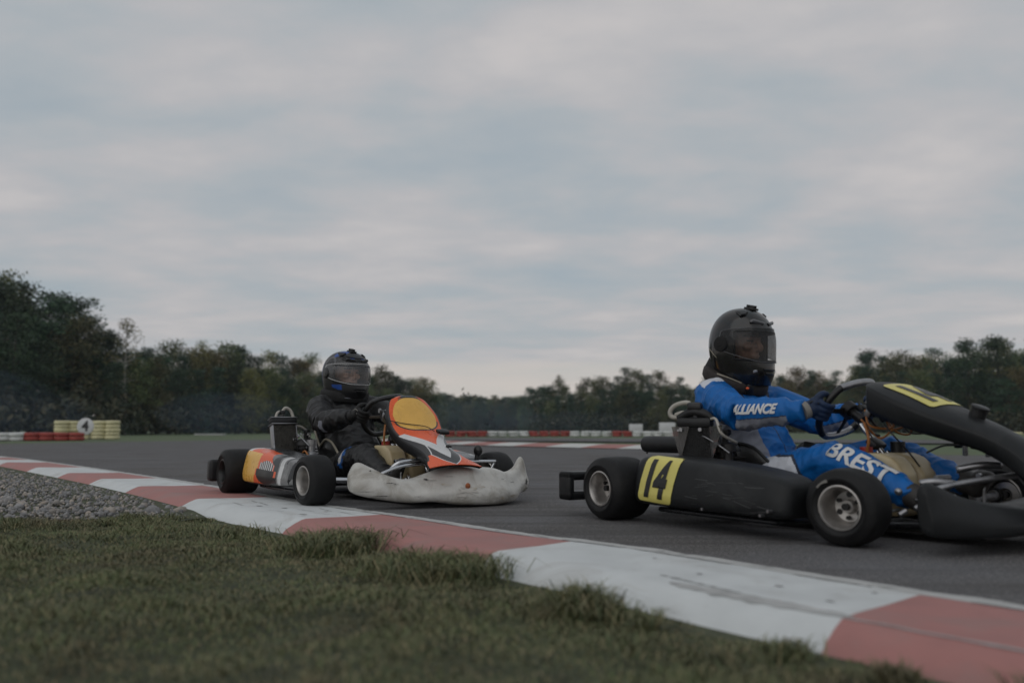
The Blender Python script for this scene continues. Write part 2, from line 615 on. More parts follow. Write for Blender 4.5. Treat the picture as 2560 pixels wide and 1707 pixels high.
M['field'] = mat('field_grass', (0.075, 0.108, 0.046), 0.9, var=0.3, vscale=0.8, bump=0.6, bscale=14, col2=(0.085, 0.085, 0.045), cfac=(0.5, 0.72))
M['verge'] = mat('turf_soil', (0.060, 0.068, 0.036), 0.95, var=0.4, vscale=12, bump=0.5, bscale=50)
M['kerbred'] = mat('kerb_red_paint', (0.36, 0.165, 0.15), 0.75, var=0.12, vscale=6, bump=0.12, bscale=90, col2=(0.29, 0.19, 0.175), cfac=(0.5, 0.75))
M['kerbwhite'] = mat('kerb_white_paint', (0.56, 0.58, 0.58), 0.7, var=0.08, vscale=6, bump=0.12, bscale=90, col2=(0.40, 0.395, 0.38), cfac=(0.52, 0.75))
M['scuff'] = mat('rubber_scuff', (0.37, 0.37, 0.365), 0.75, var=0.3, vscale=12)
M['edgeline'] = mat('edge_line_paint', (0.44, 0.44, 0.43), 0.8, var=0.12, vscale=14, bump=0.4, bscale=60, col2=(0.13, 0.13, 0.13), cfac=(0.55, 0.68))
M['farkerbred'] = mat('far_kerb_red', (0.33, 0.14, 0.125), 0.75, var=0.12, vscale=2)
M['farkerbwhite'] = mat('far_kerb_white', (0.52, 0.52, 0.5), 0.75, var=0.08, vscale=2)
M['gravel'] = mat('gravel_stone', (0.225, 0.225, 0.23), 0.8, var=0.45, vscale=30, bump=0.3, bscale=80,
                  island=((0.30, 0.26, 0.22), [(0.0, 0.0), (0.5, 0.1), (0.75, 0.6), (1.0, 1.0)]))
M['blade'] = mat('grass_blade', (0.105, 0.138, 0.058), 0.75, var=0.5, vscale=4, col2=(0.105, 0.082, 0.048), cfac=(0.53, 0.66),
                 island=((0.22, 0.18, 0.10), [(0.0, 0.0), (0.4, 0.15), (0.78, 0.55), (1.0, 1.0)]))
M['tyrewhite'] = mat('white_painted_rubber', (0.56, 0.57, 0.56), 0.6, var=0.14, vscale=5, bump=0.2, bscale=30)
M['tyrered'] = mat('red_painted_rubber', (0.28, 0.045, 0.035), 0.6, var=0.2, vscale=5, bump=0.2, bscale=30)
M['tyreyellow'] = mat('yellow_painted_rubber', (0.58, 0.54, 0.33), 0.6, var=0.14, vscale=5, bump=0.2, bscale=30)
M['board'] = mat('white_board', (0.55, 0.56, 0.57), 0.5, var=0.06, vscale=3)
M['post'] = mat('grey_post', (0.12, 0.12, 0.12), 0.6)
M['net'] = mat('dark_blue_net', (0.014, 0.022, 0.030), 0.85, var=0.3, vscale=1.2, bump=0.3, bscale=20)
M['concrete'] = mat('pale_concrete', (0.4, 0.4, 0.38), 0.8, var=0.12, vscale=2)
M['bark'] = mat('bark', (0.055, 0.042, 0.033), 0.9, var=0.35, vscale=6, bump=0.6, bscale=14)
M['birchbark'] = mat('pale_bark', (0.3, 0.29, 0.27), 0.85, var=0.4, vscale=4)
LEAFI = [(0.0, 0.0), (0.5, 0.15), (1.0, 1.0)]
M['pineleaf'] = mat('pine_needles', (0.028, 0.054, 0.026), 0.75, var=0.3, vscale=0.5, obj_rand=0.6, island=((0.058, 0.085, 0.036), LEAFI))
M['spruceleaf'] = mat('spruce_needles', (0.030, 0.060, 0.034), 0.75, var=0.3, vscale=0.5, obj_rand=0.5, island=((0.046, 0.076, 0.036), LEAFI))
M['leaf'] = mat('broad_leaves', (0.076, 0.092, 0.034), 0.7, var=0.3, vscale=0.5, obj_rand=0.7, island=((0.135, 0.125, 0.045), LEAFI))
M['autumnleaf'] = mat('autumn_leaves', (0.105, 0.095, 0.034), 0.7, var=0.3, vscale=0.5, obj_rand=0.7, island=((0.17, 0.13, 0.042), LEAFI))
M['underbrush'] = mat('underbrush_leaves', (0.034, 0.044, 0.024), 0.8, var=0.4, vscale=0.3, island=((0.07, 0.06, 0.03), LEAFI))


def sheet_poly(name, pts, z, m, kind='structure'):
    me = bpy.data.meshes.new(name)
    me.from_pydata([(x, y, z) for x, y in pts], [], [tuple(range(len(pts)))])
    bm = bmesh.new()
    bm.from_mesh(me)
    bmesh.ops.triangulate(bm, faces=bm.faces[:])
    for f in bm.faces:
        if f.normal.z < 0:
            f.normal_flip()
    bm.to_mesh(me)
    bm.free()
    o = finish(name, me, m, smooth=0)
    return tag(o, kind=kind)


sheet_poly('ground', [(-1500, -60), (1500, -60), (1500, 2500), (-1500, 2500)], -0.045, 'field')

# the kerb: its track-side edge, measured on the ground
EDGE = V([4.2, -1.6], [2.6, 0.1], [1.75, 1.08], [1.111, 1.866], [0.842, 2.211], [0.635, 2.497], [0.362, 2.843], [0.0, 3.19], [-0.432, 3.736],
         [-0.943, 4.318], [-1.979, 5.695], [-3.164, 7.183], [-5.55, 10.06], [-7.33, 12.08], [-10.2, 14.9], [-14.5, 18.0], [-22, 21.5])
EC = cat(EDGE, 24)
# even out to constant spacing
_d = np.concatenate([[0], np.cumsum(np.linalg.norm(np.diff(EC, axis=0), axis=1))])
_s = np.arange(0, _d[-1], 0.05)
EC = np.stack([np.interp(_s, _d, EC[:, 0]), np.interp(_s, _d, EC[:, 1])], -1)
for _ in range(12):
    EC[1:-1] = EC[1:-1] * 0.5 + (EC[:-2] + EC[2:]) * 0.25
ET = np.gradient(EC, axis=0)
ET /= np.linalg.norm(ET, axis=1)[:, None]
EN = np.stack([ET[:, 1], -ET[:, 0]], -1)     # towards the track (to the right of the walking direction)
if EN[60] @ V(0.78, 0.62) < 0:
    EN = -EN


def s_of(p):
    return _s[np.argmin(np.linalg.norm(EC - np.asarray(p), axis=1))]


bounds = [s_of(p) for p in [(0.953, 2.011), (0.167, 2.908), (-0.6, 3.83), (-1.405, 4.795), (-2.186, 5.761), (-2.947, 6.505),
                            (-3.622, 7.36), (-4.473, 8.383), (-5.449, 9.736), (-6.312, 10.411)]]
while bounds[-1] < _s[-1]:
    bounds.append(bounds[-1] + 1.2)
while bounds[0] > 0:
    bounds.insert(0, bounds[0] - 1.2)
base_i = bounds.index(s_of((0.953, 2.011)))


def off(i, dist):
    return EC[i] - EN[i] * dist


# asphalt: near side runs just under the edge line, far side follows the grass infield
near = [tuple(off(i, -0.0)) for i in range(0, len(EC), 6)]
far = [(-32, 27), (-24, 23.5), (-13.58, 22.35), (-11.5, 27.5), (-9.05, 31.4), (-6.6, 31.2), (-4.6, 27.0), (-3.0, 23.2), (-1.46, 20.35), (0.5, 18.1), (2.51, 16.32),
       (4.2, 14.4), (6.13, 12.9), (9.5, 11.6), (14, 9.6), (22, 3), (26, -8)]
sheet_poly('track', near + far, 0.0, 'asphalt')
sheet_poly('track', [(-4.4, 38.5), (-4.0, 31.5), (0, 28.5), (5, 26.0), (12, 23.5), (30, 20), (60, 18), (60, 26), (30, 29.5), (12, 32.5), (6, 36.0), (0, 39.5)], -0.004, 'asphalt')

# kerb body
mb = MB()
prof = [(0.055, 0.005), (0.13, 0.007), (0.25, 0.010), (0.36, 0.015), (0.455, 0.018), (0.475, 0.015), (0.51, 0.002), (0.55, -0.018), (0.59, -0.055)]
def off_s(s, d):
    """stripe joints run slightly forward across the kerb"""
    s = s - 0.12 * d
    e = V(np.interp(s, _s, EC[:, 0]), np.interp(s, _s, EC[:, 1]))
    n = V(np.interp(s, _s, EN[:, 0]), np.interp(s, _s, EN[:, 1]))
    return e - n * d


A = np.array([[(*off_s(q, d), z) for d, z in prof] for q in _s])
nn = len(prof) - 1
mi = []
for i in range(len(EC) - 1):
    k = np.searchsorted(bounds, _s[i] + 1e-6) - 1
    # base_i: from here towards the left the stripe is white
    mi += [0 if (k - base_i) % 2 == 0 else 1] * nn
mb.grid(A)
mb.m = mi
kerb = mb.build('kerb', ['kerbwhite', 'kerbred'], smooth=60)
tag(kerb, kind='structure')

# white edge line between kerb and asphalt, with a ragged border
mb = MB()
A = []
for i in range(len(EC)):
    j = 0.022 * (noise.noise(Vector((_s[i] * 9, 0, 0))) + 0.6 * noise.noise(Vector((_s[i] * 31, 3, 0))))
    A.append([(*off(i, -0.012 + j * 0.8), 0.004), (*off(i, 0.02), 0.005), (*off(i, 0.056), 0.0055)])
mb.grid(np.array(A))
tag(mb.build('edge_line', 'edgeline', smooth=60), kind='structure')


# rubber marks and chips on the kerb, as thin skins on its surface
def kerb_patch(s0, s1, d0, d1, ns=40, skew=0.0, ragged=0.015, seed=0):
    A = []
    zi = [p[0] for p in prof], [p[1] for p in prof]
    for q in np.linspace(0, 1, ns):
        i = min(int((s0 + (s1 - s0) * q) / 0.05), len(EC) - 2)
        fr = (s0 + (s1 - s0) * q) / 0.05 - i
        row = []
        taper = math.sin(math.pi * q) ** 0.4
        mid = (d0 + d1) / 2 + skew * (q - 0.5)
        hw = (d1 - d0) / 2 * taper
        for e in (-1, -0.3, 0.3, 1):
            d = mid + hw * e + ragged * noise.noise(Vector((q * 14, e * 2, seed)))
            a, b = off(i, d), off(i + 1, d)
            p = a * (1 - fr) + b * fr
            row.append((p[0], p[1], np.interp(d, *zi) + 0.002))
        A.append(row)
    return np.array(A)


mb = MB()
b0 = bounds[base_i]
b0 -= 0.07
mb.grid(kerb_patch(b0 - 0.9, b0 + 0.03, 0.462, 0.470, seed=1, ragged=0.005))
mb.grid(kerb_patch(b0 + 0.0, b0 + 0.46, 0.432, 0.478, seed=2, skew=0.004, ragged=0.014))
mb.grid(kerb_patch(b0 + 0.28, b0 + 0.55, 0.405, 0.412, seed=3, skew=-0.03, ragged=0.012))
for k, (ds, d, r) in enumerate([(0.30, 0.25, 0.009), (0.52, 0.28, 0.007), (0.80, 0.16, 0.006), (0.13, 0.13, 0.006), (0.12, 0.33, 0.008), (2.7, 0.2, 0.010), (2.95, 0.28, 0.014), (3.1, 0.34, 0.014), (2.6, 0.37, 0.016)]):
    mb.grid(kerb_patch(b0 + ds - r, b0 + ds + r * 1.5, d - r, d + r, ns=8, ragged=0.006, seed=5 + k))
for k in range(9):
    ds, d = 2.45 + rng.random() * 1.1, 0.1 + rng.random() * 0.32
    mb.grid(kerb_patch(b0 + ds, b0 + ds + 0.08 + rng.random() * 0.2, d, d + 0.006, ns=12, ragged=0.006, seed=30 + k, skew=rng.uniform(-.05, .05)))
for k in range(14):
    mb.grid(kerb_patch(b0 - 1.5 + k * 0.42, b0 - 1.5 + k * 0.42 + rng.uniform(0.15, 0.42), 0.048, 0.060, ns=30, ragged=0.010, seed=90 + k))
tag(mb.build('kerb_marking', 'scuff', smooth=60), kind='structure')

# near verge: soil sheet on the camera side of the kerb
n0, n1 = 0, len(EC)
soil = [tuple(off(i, 0.56)) for i in range(0, len(EC), 6)] + [(-40, 18), (-40, -5), (4, -5)]
sheet_poly('verge_soil', soil, -0.034, 'verge')


def side_dist(P):
    """distance of points behind the kerb's track-side edge (positive on the verge)"""
    out = np.full(len(P), 0.0)
    sub = EC[::3]
    nrm = EN[::3]
    for k in range(0, len(P), 20000):
        q = P[k:k + 20000]
        dd = ((q[:, None, :] - sub[None]) ** 2).sum(-1)
        j = dd.argmin(1)
        out[k:k + 20000] = -((q - sub[j]) * nrm[j]).sum(1)
    return out


def nz(P, sc, seed=0.0):
    return np.array([noise.noise(Vector((p[0] * sc, p[1] * sc, seed))) for p in P])


# gravel bed on the left behind the turf
GR = V([-1.50, 3.98], [-1.9, 3.95], [-2.5, 3.9], [-4.0, 4.1], [-6.5, 5.2], [-9, 8.2])


def grass_limit(P):
    """y beyond which the bed is gravel instead of grass (left of x = -1.45)"""
    g = np.interp(-P[:, 0], -GR[:, 0], GR[:, 1]) - np.interp(-P[:, 0], [1.4, 2.2], [0.05, 0.3])
    return np.where(P[:, 0] > -1.48, 99.0, g + 0.06 * np.sin(P[:, 0] * 7) + 0.05 * np.sin(P[:, 0] * 17))


P = np.stack([rng.uniform(-8.5, -1.35, 60000), rng.uniform(3.3, 12.0, 60000)], -1)
sd_ = side_dist(P)
k = (sd_ > 0.56 + np.interp(P[:, 1], [4, 9], [0, 0.1])) & (P[:, 1] > grass_limit(P)) & (rng.random(len(P)) < np.clip(5.0 / P[:, 1], 0, 1) ** 1.5)
P, sd_ = P[k][:16000], sd_[k][:16000]
ico = bmesh.new()
bmesh.ops.create_icosphere(ico, subdivisions=1, radius=1)
iv = np.array([q.co[:] for q in ico.verts])
ico.verts.index_update()
ifc = np.array([[q.index for q in f.verts] for f in ico.faces])
ico.free()
vs, fs = [], []
for q, (p, dist) in enumerate(zip(P, sd_)):
    r = 0.0095 * math.exp(rng.normal(0, 0.45))
    sq = rng.uniform(0.42, 1.0, 3)
    a = iv * (1 + rng.uniform(-0.32, 0.28, (len(iv), 1))) * sq * r
    R = rot('Z', rng.uniform(0, 6.28)) @ rot('X', rng.uniform(-0.6, 0.6))
    mound = -0.028 + 0.03 * min(1, max(0, (dist - 0.6) / 0.8))
    vs.append(a @ R.T + V(p[0], p[1], mound + rng.uniform(-0.004, 0.012)))
    fs.append(ifc + q * len(iv))
me = bpy.data.meshes.new('gravel')
vs = np.concatenate(vs)
fs = np.concatenate(fs)
me.from_pydata(vs.tolist(), [], fs.tolist())
tag(finish('gravel', me, 'gravel', smooth=180), 'grey and brown pebbles of the gravel bed beside the kerb', 'gravel', kind='stuff')
gpts = [(-1.42, 3.95)] + [tuple(p + V(0, -0.28)) for p in GR] + [(-9, 13)]
gs = sheet_poly('gravel_bed', gpts + [tuple(off(i, 0.54)) for i in range(len(EC) - 1, 0, -4) if -9 < EC[i][0] < -1.1], -0.02, 'verge')


# turf of the near verge: single blades
def blades(P, h, wid, lean, seed):
    r = np.random.default_rng(seed)
    n = len(P)
    az = r.uniform(0, 2 * np.pi, n)
    la = r.uniform(0, 2 * np.pi, n)
    L = lean * r.uniform(0.45, 1.0, n)
    wx, wy = np.cos(az) * wid / 2, np.sin(az) * wid / 2
    dx, dy = np.cos(la) * L * h, np.sin(la) * L * h
    z0 = P[:, 2]
    v = np.empty((n, 5, 3))
    v[:, 0] = np.stack([P[:, 0] - wx, P[:, 1] - wy, z0], -1)
    v[:, 1] = np.stack([P[:, 0] + wx, P[:, 1] + wy, z0], -1)
    v[:, 2] = np.stack([P[:, 0] + dx * .4 + wx * .8, P[:, 1] + dy * .4 + wy * .8, z0 + h * .6], -1)
    v[:, 3] = np.stack([P[:, 0] + dx * .4 - wx * .8, P[:, 1] + dy * .4 - wy * .8, z0 + h * .6], -1)
    v[:, 4] = np.stack([P[:, 0] + dx * 1.1, P[:, 1] + dy * 1.1, z0 + h * np.sqrt(np.maximum(0.1, 1 - (L * 0.9) ** 2))], -1)
    return v


def clump(P):
    return 0.5 + 1.0 * nz(P, 4.0, 1.0) + 0.8 * nz(P, 12.0, 4.0)


P1 = np.stack([rng.uniform(-2.6, 1.5, 260000), rng.uniform(0.75, 4.5, 260000)], -1)
keep = (np.abs(P1[:, 0]) < 0.72 * P1[:, 1] + 0.25) & (P1[:, 1] < grass_limit(P1))
P1 = P1[keep]
sd1 = side_dist(P1)
edge_n = nz(P1, 9.0, 8.0)
keep = sd1 > 0.565 + 0.03 * edge_n
P1, sd1 = P1[keep], sd1[keep]
P1, sd1 = P1[:135000], sd1[:135000]
cl = np.clip(clump(P1), 0.05, 1.4)
keep = rng.random(len(P1)) < np.clip(0.55 + 0.9 * cl + 0.5 * (sd1 < 0.75), 0, 1)
P1, sd1, cl = P1[keep], sd1[keep], cl[keep]
rise = -0.032 + 0.045 * np.clip((sd1 - 0.60) / 0.5, 0, 1) * (0.7 + 0.6 * nz(P1, 2.5, 2.0))
big = np.clip(0.55 + 1.1 * nz(P1, 2.2, 6.0) + 0.5 * nz(P1, 7.0, 9.0), 0.1, 1.3)
hh = (0.008 + 0.032 * cl * big) * (0.7 + 0.3 * np.clip((sd1 - 0.53) / 0.25, 0, 1)) * rng.uniform(0.5, 1.35, len(P1))
allv = [blades(np.column_stack([P1, rise - 0.006]), hh, 0.0030, 1.5, 3)]
# ragged tufts leaning over the kerb's back edge
for (tx, ty, nb, rad, hgt) in [(-0.565, 2.86, 1100, 0.11, 0.105), (-0.68, 2.95, 500, 0.10, 0.08), (-0.157, 2.39, 1000, 0.11, 0.09), (-0.26, 2.45, 600, 0.10, 0.085),
                               (0.150, 1.93, 600, 0.06, 0.085), (0.20, 1.88, 250, 0.05, 0.06), (0.50, 1.57, 160, 0.03, 0.045), (0.63, 1.42, 150, 0.03, 0.04), (0.80, 1.27, 260, 0.05, 0.06), (0.87, 1.20, 300, 0.05, 0.065),
                               (0.97, 1.12, 200, 0.05, 0.06), (-0.35, 2.62, 300, 0.10, 0.06), (-1.1, 3.3, 350, 0.14, 0.05), (0.28, 1.77, 90, 0.02, 0.06)]:
    q = rng.normal(0, 1, (nb, 2)) * rad * 0.6 + V(tx, ty)
    allv.append(blades(np.column_stack([q, np.full(nb, -0.025)]), hgt * rng.uniform(0.5, 1.15, nb), 0.0036, 1.3, int(nb + tx * 100)))
vv = np.concatenate(allv)
n = len(vv)
me = bpy.data.meshes.new('grass')
me.vertices.add(n * 5)
me.vertices.foreach_set('co', vv.ravel())
base = np.arange(n)[:, None] * 5
loops = np.concatenate([base + V(0, 1, 2, 3).astype(int), base + V(3, 2, 4).astype(int)], 1).ravel()
me.loops.add(len(loops))
me.loops.foreach_set('vertex_index', loops.astype(np.int32))
me.polygons.add(2 * n)
ls = (np.arange(n)[:, None] * 7 + V(0, 4).astype(int)).ravel()
me.polygons.foreach_set('loop_start', ls.astype(np.int32))
me.update(calc_edges=True)
me.validate()
tag(finish('grass', me, 'blade', smooth=0), 'dark green turf growing behind the near kerb', 'grass', kind='stuff')

# infield kerb across the track
fk = V([-4.9, 28.4], [-3.3, 24.9], [-1.62, 21.7], [0.25, 19.1], [2.51, 16.55], [4.0, 14.9])
fc = cat(fk, 30)
_fd = np.concatenate([[0], np.cumsum(np.linalg.norm(np.diff(fc, axis=0), axis=1))])
fs_ = np.arange(0, _fd[-1], 0.1)
fc = np.stack([np.interp(fs_, _fd, fc[:, 0]), np.interp(fs_, _fd, fc[:, 1])], -1)
ft = np.gradient(fc, axis=0)
ft /= np.linalg.norm(ft, axis=1)[:, None]
fn = np.stack([-ft[:, 1], ft[:, 0]], -1)
mb = MB()
pf = [(-0.02, 0.004), (0.2, 0.025), (0.55, 0.06), (0.8, 0.07), (0.9, 0.05), (0.95, -0.05)]
A = np.array([[(*(fc[i] + fn[i] * d), z) for d, z in pf] for i in range(len(fc))])
mb.grid(A)
mb.m = [int((fs_[i] + 0.55) // 1.08) % 2 for i in range(len(fc) - 1) for _ in range(len(pf) - 1)]
tag(mb.build('kerb', ['farkerbred', 'farkerbwhite'], smooth=60), kind='structure')


# ------------------------------------------------------------------ tyre walls
def wall_tyre_mesh(m):
    mb = MB()
    a = np.linspace(0, 2 * np.pi, 14, endpoint=False)
    pr = [(0.225 + 0.075 * math.copysign(abs(math.cos(t)) ** 0.7, math.cos(t)), 0.08 + 0.078 * math.copysign(abs(math.sin(t)) ** 0.7, math.sin(t))) for t in a]
    A = []
    b = np.linspace(0, 2 * np.pi, 28, endpoint=False)
    for r, h in pr:
        A.append(np.stack([r * np.cos(b), r * np.sin(b), np.full(28, h)], -1))
    mb.grid(np.array(A), cu=True, cv=True)
    me = mb.mesh('wall_tyre')
    me.materials.append(M[m])
    me.polygons.foreach_set('use_smooth', np.ones(len(me.polygons), bool))
    return me


WT = {c: wall_tyre_mesh('tyre' + c) for c in ('white', 'red', 'yellow')}


def wall_tyre(c, x, y, z, label, group):
    o = bpy.data.objects.new(c + '_tyre', WT[c])
    COL.objects.link(o)
    o.location = (x, y, z)
    o.rotation_euler = (rng.uniform(-.03, .03), rng.uniform(-.03, .03), rng.uniform(0, 6.28))
    s = rng.uniform(0.96, 1.05)
    o.scale = (s, s, rng.uniform(0.95, 1.04))
    tag(o, label, 'tyre', group)


ORD = ['lowest', 'second lowest', 'middle', 'second highest', 'topmost']
F_PX = 2091.8


def at(px, d):
    return (px - 1280) / F_PX * d


# yellow stacks behind the "4" disc
STK = ['left end stack', 'stack left of the number disc', 'stack behind the number disc', 'stack right of the number disc', 'right end stack']
for i, px in enumerate((160, 191, 223, 255, 287)):
    d = 36 + (0.35 if i in (1, 2) else 0.0)
    for k in range(5):
        wall_tyre('yellow', at(px, d), d, k * 0.158 - 0.04, f'yellow tyre, {ORD[k]} in the {STK[i]} of the yellow block', 'yellow tyres of the block with the number disc')
# the low wall in front of it
for i in range(10):
    px = 197 - i * 37
    c = 'red' if i < 4 else 'white'
    d = 31.8 - 0.22 * i
    where = ['next to the numbered disc', 'second from the numbered disc', 'third from the numbered disc', 'beside the white tyres'][i] if i < 4 else None
    for k in range(2):
        lay = ['bottom', 'second', 'top'][k]
        lab = f'red tyre {where}, {lay} row of the low wall' if where else f'white tyre at the left end of the low wall by the yellow block, {lay} row'
        wall_tyre(c, at(px, d), d, k * 0.152 - 0.04, lab, 'red tyres of the low wall at the left' if c == 'red' else 'white tyres of the low wall at the left')
# the long wall in front of the forest
SEG = [(1072, 'white', 'white section beside the nose of the orange kart'), (1119, 'red', 'longest red section, right of the orange kart'), (1219, 'white', 'middle white section of the long wall'),
       (1323, 'red', 'red section in the middle of the long wall'), (1432, 'white', 'white section left of the first white board'), (1532, 'red', 'red section below the first white board'),
       (1580, 'white', 'white section under the two white boards'), (1676, 'red', 'red section behind the radiator of the black kart'), (1730, 'white', ''), (1731, '', '')]
px = 1076
while px < 1722:
    k = max(i for i in range(len(SEG)) if SEG[i][0] <= px + 1)
    c, sec = SEG[k][1], SEG[k][2]
    d = 49 + 1.5 * math.sin(px * 0.01)
    for lay in range(2):
        wall_tyre(c, at(px + rng.uniform(-2, 2), d), d + rng.uniform(-.06, .06), lay * 0.158 - 0.035,
                  f'{c} tyre, {"upper" if lay else "lower"} row, {sec}', f'{c} tyres of the long wall before the forest')
    px += 25.8
for i in range(5):
    d = 58
    wall_tyre('yellow', at(2478 + i * 15, d), d, 0.0 + 0.03, 'yellow tyre on the far grass beyond the nose of the black kart', 'yellow tyres on the far grass at the right')

# number disc
root = empty('number_sign', (at(219, 33.6), 33.6, 0))
mb = MB()
mb.lathe([(0.0, -0.02), (0.32, -0.02), (0.335, -0.012), (0.335, 0.012), (0.32, 0.02), (0.0, 0.02)], (0, 0, 0.50), 'y', 48)
mb.build('disc', 'board', root)
mb = MB()
for sx in (-0.16, 0.16):
    mb.cyl((sx, 0.035, -0.01), (sx, 0.035, 0.6), 0.018)
mb.build('post', 'post', root)
vs, fs = text_mesh('4', bold=0.035)
mb = MB()
mb.add(np.stack([vs[:, 0] * 0.55, np.full(len(vs), -0.023), vs[:, 1] * 0.55 + 0.50], -1), fs)
mb.build('numeral', 'ink', root, smooth=0)
tag(root, 'round white sign with a black 4 standing before the yellow tyres', 'sign')

# two white boards behind the long wall
for i, (px, wd, h0, h1) in enumerate(((1588, 0.82, 0.28, 0.70), (1666, 0.98, 0.26, 0.79))):
    d = 50.6
    root = empty('marker_board', (at(px, d), d, 0))
    mb = MB()
    mb.rbox((0, 0, (h0 + h1) / 2), (wd, 0.03, h1 - h0), 0.008)
    mb.build('panel', 'board', root)
    for sx in (-0.3, 0.3):
        q = MB()
        q.cyl((sx * wd, 0.04, -0.01), (sx * wd, 0.04, h1 - 0.05), 0.02)
        q.build('post', 'post', root)
    tag(root, ['smaller blank white board standing behind the tyre wall', 'larger blank white board behind the tyre wall near the black kart'][i], 'board', 'blank white boards behind the long tyre wall')

# pale slab lying in the grass behind the orange kart's radiator
mb = MB()
mb.rbox((0, 0, 0.03), (2.0, 0.6, 0.1), 0.02)
tag(mb.build('concrete_slab', 'concrete', loc=(at(530, 58), 58, 0)), 'pale flat concrete slab lying in the far grass behind the orange kart', 'slab')

# ------------------------------------------------------------------ forest
def leaf_cards(C, size, r, flat=0.0):
    n = len(C)
    a = r.normal(0, 1, (n, 3))
    a /= np.linalg.norm(a, axis=1)[:, None]
    b = np.cross(a, r.normal(0, 1, (n, 3)))
    b /= np.linalg.norm(b, axis=1)[:, None] + 1e-9
    if flat:
        a[:, 2] *= 1 - flat
        b[:, 2] *= 1 - flat
    s = (size * r.uniform(0.6, 1.3, n))[:, None]
    v = np.stack([C - a * s, C + b * s * 0.45 - a * s * 0.1, C + a * s, C - b * s * 0.45 + a * s * 0.1], 1)
    return v


def tree_meshes(kind, seed):
    r = np.random.default_rng(seed)
    H = 10.0
    tr = MB()
    lean = r.uniform(-0.25, 0.25, 2)
    zs = np.linspace(0, 1, 7)
    tp = np.stack([lean[0] * zs ** 2 + 0.08 * np.sin(zs * 5 + seed), lean[1] * zs ** 2, zs * H * (0.97 if kind != 'broad' else 0.8)], -1)
    tr.tube(tp, np.interp(zs, [0, 1], [0.16 if kind != 'birch' else 0.09, 0.02]), 7)
    C = []
    lc, hc = ({'pine': (0.30, 1.0), 'spruce': (0.05, 1.0), 'broad': (0.06, 1.0), 'birch': (0.3, 1.0)})[kind]
    ncl = {'pine': 62, 'spruce': 60, 'broad': 68, 'birch': 40}[kind]
    for q in range(ncl):
        u = r.random() if kind != 'spruce' else r.random() ** 1.3
        z = (lc + (hc - lc) * u) * H
        t = u
        if kind == 'pine':
            rad = 2.1 * (math.sin(math.pi * (0.16 + 0.8 * t)) ** 0.8) * r.uniform(0.4, 1.1)
        elif kind == 'spruce':
            rad = 1.75 * (1 - t) ** 0.9 * r.uniform(0.5, 1.1) + 0.08
        elif kind == 'birch':
            rad = 1.2 * math.sin(math.pi * (0.1 + 0.86 * t)) * r.uniform(0.4, 1.1)
        else:
            rad = 2.35 * (math.sin(math.pi * (0.14 + 0.82 * t)) ** 0.7) * r.uniform(0.45, 1.08)
        an = r.uniform(0, 2 * np.pi)
        base = np.array([np.interp(z, tp[:, 2], tp[:, 0]), np.interp(z, tp[:, 2], tp[:, 1]), z])
        tip = base + V(rad * math.cos(an), rad * math.sin(an), r.uniform(-0.1, 0.35) if kind != 'spruce' else -0.2 * rad)
        if q % 2 == 0 or kind == 'birch':
            tr.tube([base - V(0, 0, min(z * 0.3, 0.35 * rad)), (base + tip) / 2, tip], [0.05, 0.034, 0.014], 5)
        m = {'pine': 92, 'spruce': 84, 'broad': 98, 'birch': 40}[kind]
        sg = {'pine': (0.52, 0.52, 0.24), 'spruce': (0.42, 0.42, 0.2), 'broad': (0.52, 0.52, 0.42), 'birch': (0.3, 0.3, 0.3)}[kind]
        C.append(tip + np.clip(r.normal(0, 1, (m, 3)), -1.5, 1.5) * sg)
    C = np.concatenate(C)
    C = C[(C[:, 2] > 0.15)]
    sz = {'pine': 0.135, 'spruce': 0.13, 'broad': 0.13, 'birch': 0.09}[kind]
    v = leaf_cards(C, sz, r, 0.3 if kind in ('pine', 'spruce') else 0.0)
    n = len(v)
    cm = bpy.data.meshes.new('crown')
    cm.from_pydata(v.reshape(-1, 3).tolist(), [], (np.arange(n)[:, None] * 4 + V(0, 1, 2, 3).astype(int)).tolist())
    return tr.mesh('trunk'), cm


PROTO = {}
for kind, leaf, bark, cnt in (('pine', 'pineleaf', 'bark', 4), ('spruce', 'spruceleaf', 'bark', 2), ('broad', 'leaf', 'bark', 3), ('birch', 'autumnleaf', 'birchbark', 2)):
    for q in range(cnt):
        tm, cm = tree_meshes(kind, 11 * q + len(kind))
        tm.materials.append(M[bark])
        cm.materials.append(M[leaf])
        PROTO.setdefault(kind, []).append((tm, cm))
cm2 = [c.copy() for _, c in PROTO['broad'][:2]]
for c in cm2:
    c.materials[0] = M['autumnleaf']
PROTO['autumn'] = [(PROTO['broad'][i][0], cm2[i]) for i in range(2)]

NAMES = {'pine': 'pine_tree', 'spruce': 'spruce_tree', 'broad': 'leafy_tree', 'birch': 'birch_tree', 'autumn': 'autumn_tree'}
KINDTXT = {'pine': 'dark pine', 'spruce': 'pointed spruce', 'broad': 'olive green tree', 'birch': 'thin birch', 'autumn': 'brown autumn tree'}


def tree(kind, x, y, h, label, group, wid=1.0, seed=None):
    k = int(rng.integers(len(PROTO[kind]))) if seed is None else seed
    tm, cm = PROTO[kind][k]
    root = empty(NAMES[kind], (x, y, -0.07), rng.uniform(0, 6.28))
    sxy = h / 10 * wid * rng.uniform(0.9, 1.2)
    root.scale = (sxy, sxy, h / 10)
    for nm, me in (('trunk', tm), ('crown', cm)):
        o = bpy.data.objects.new(nm, me)
        COL.objects.link(o)
        o.parent = root
    tag(root, label, 'tree', group)


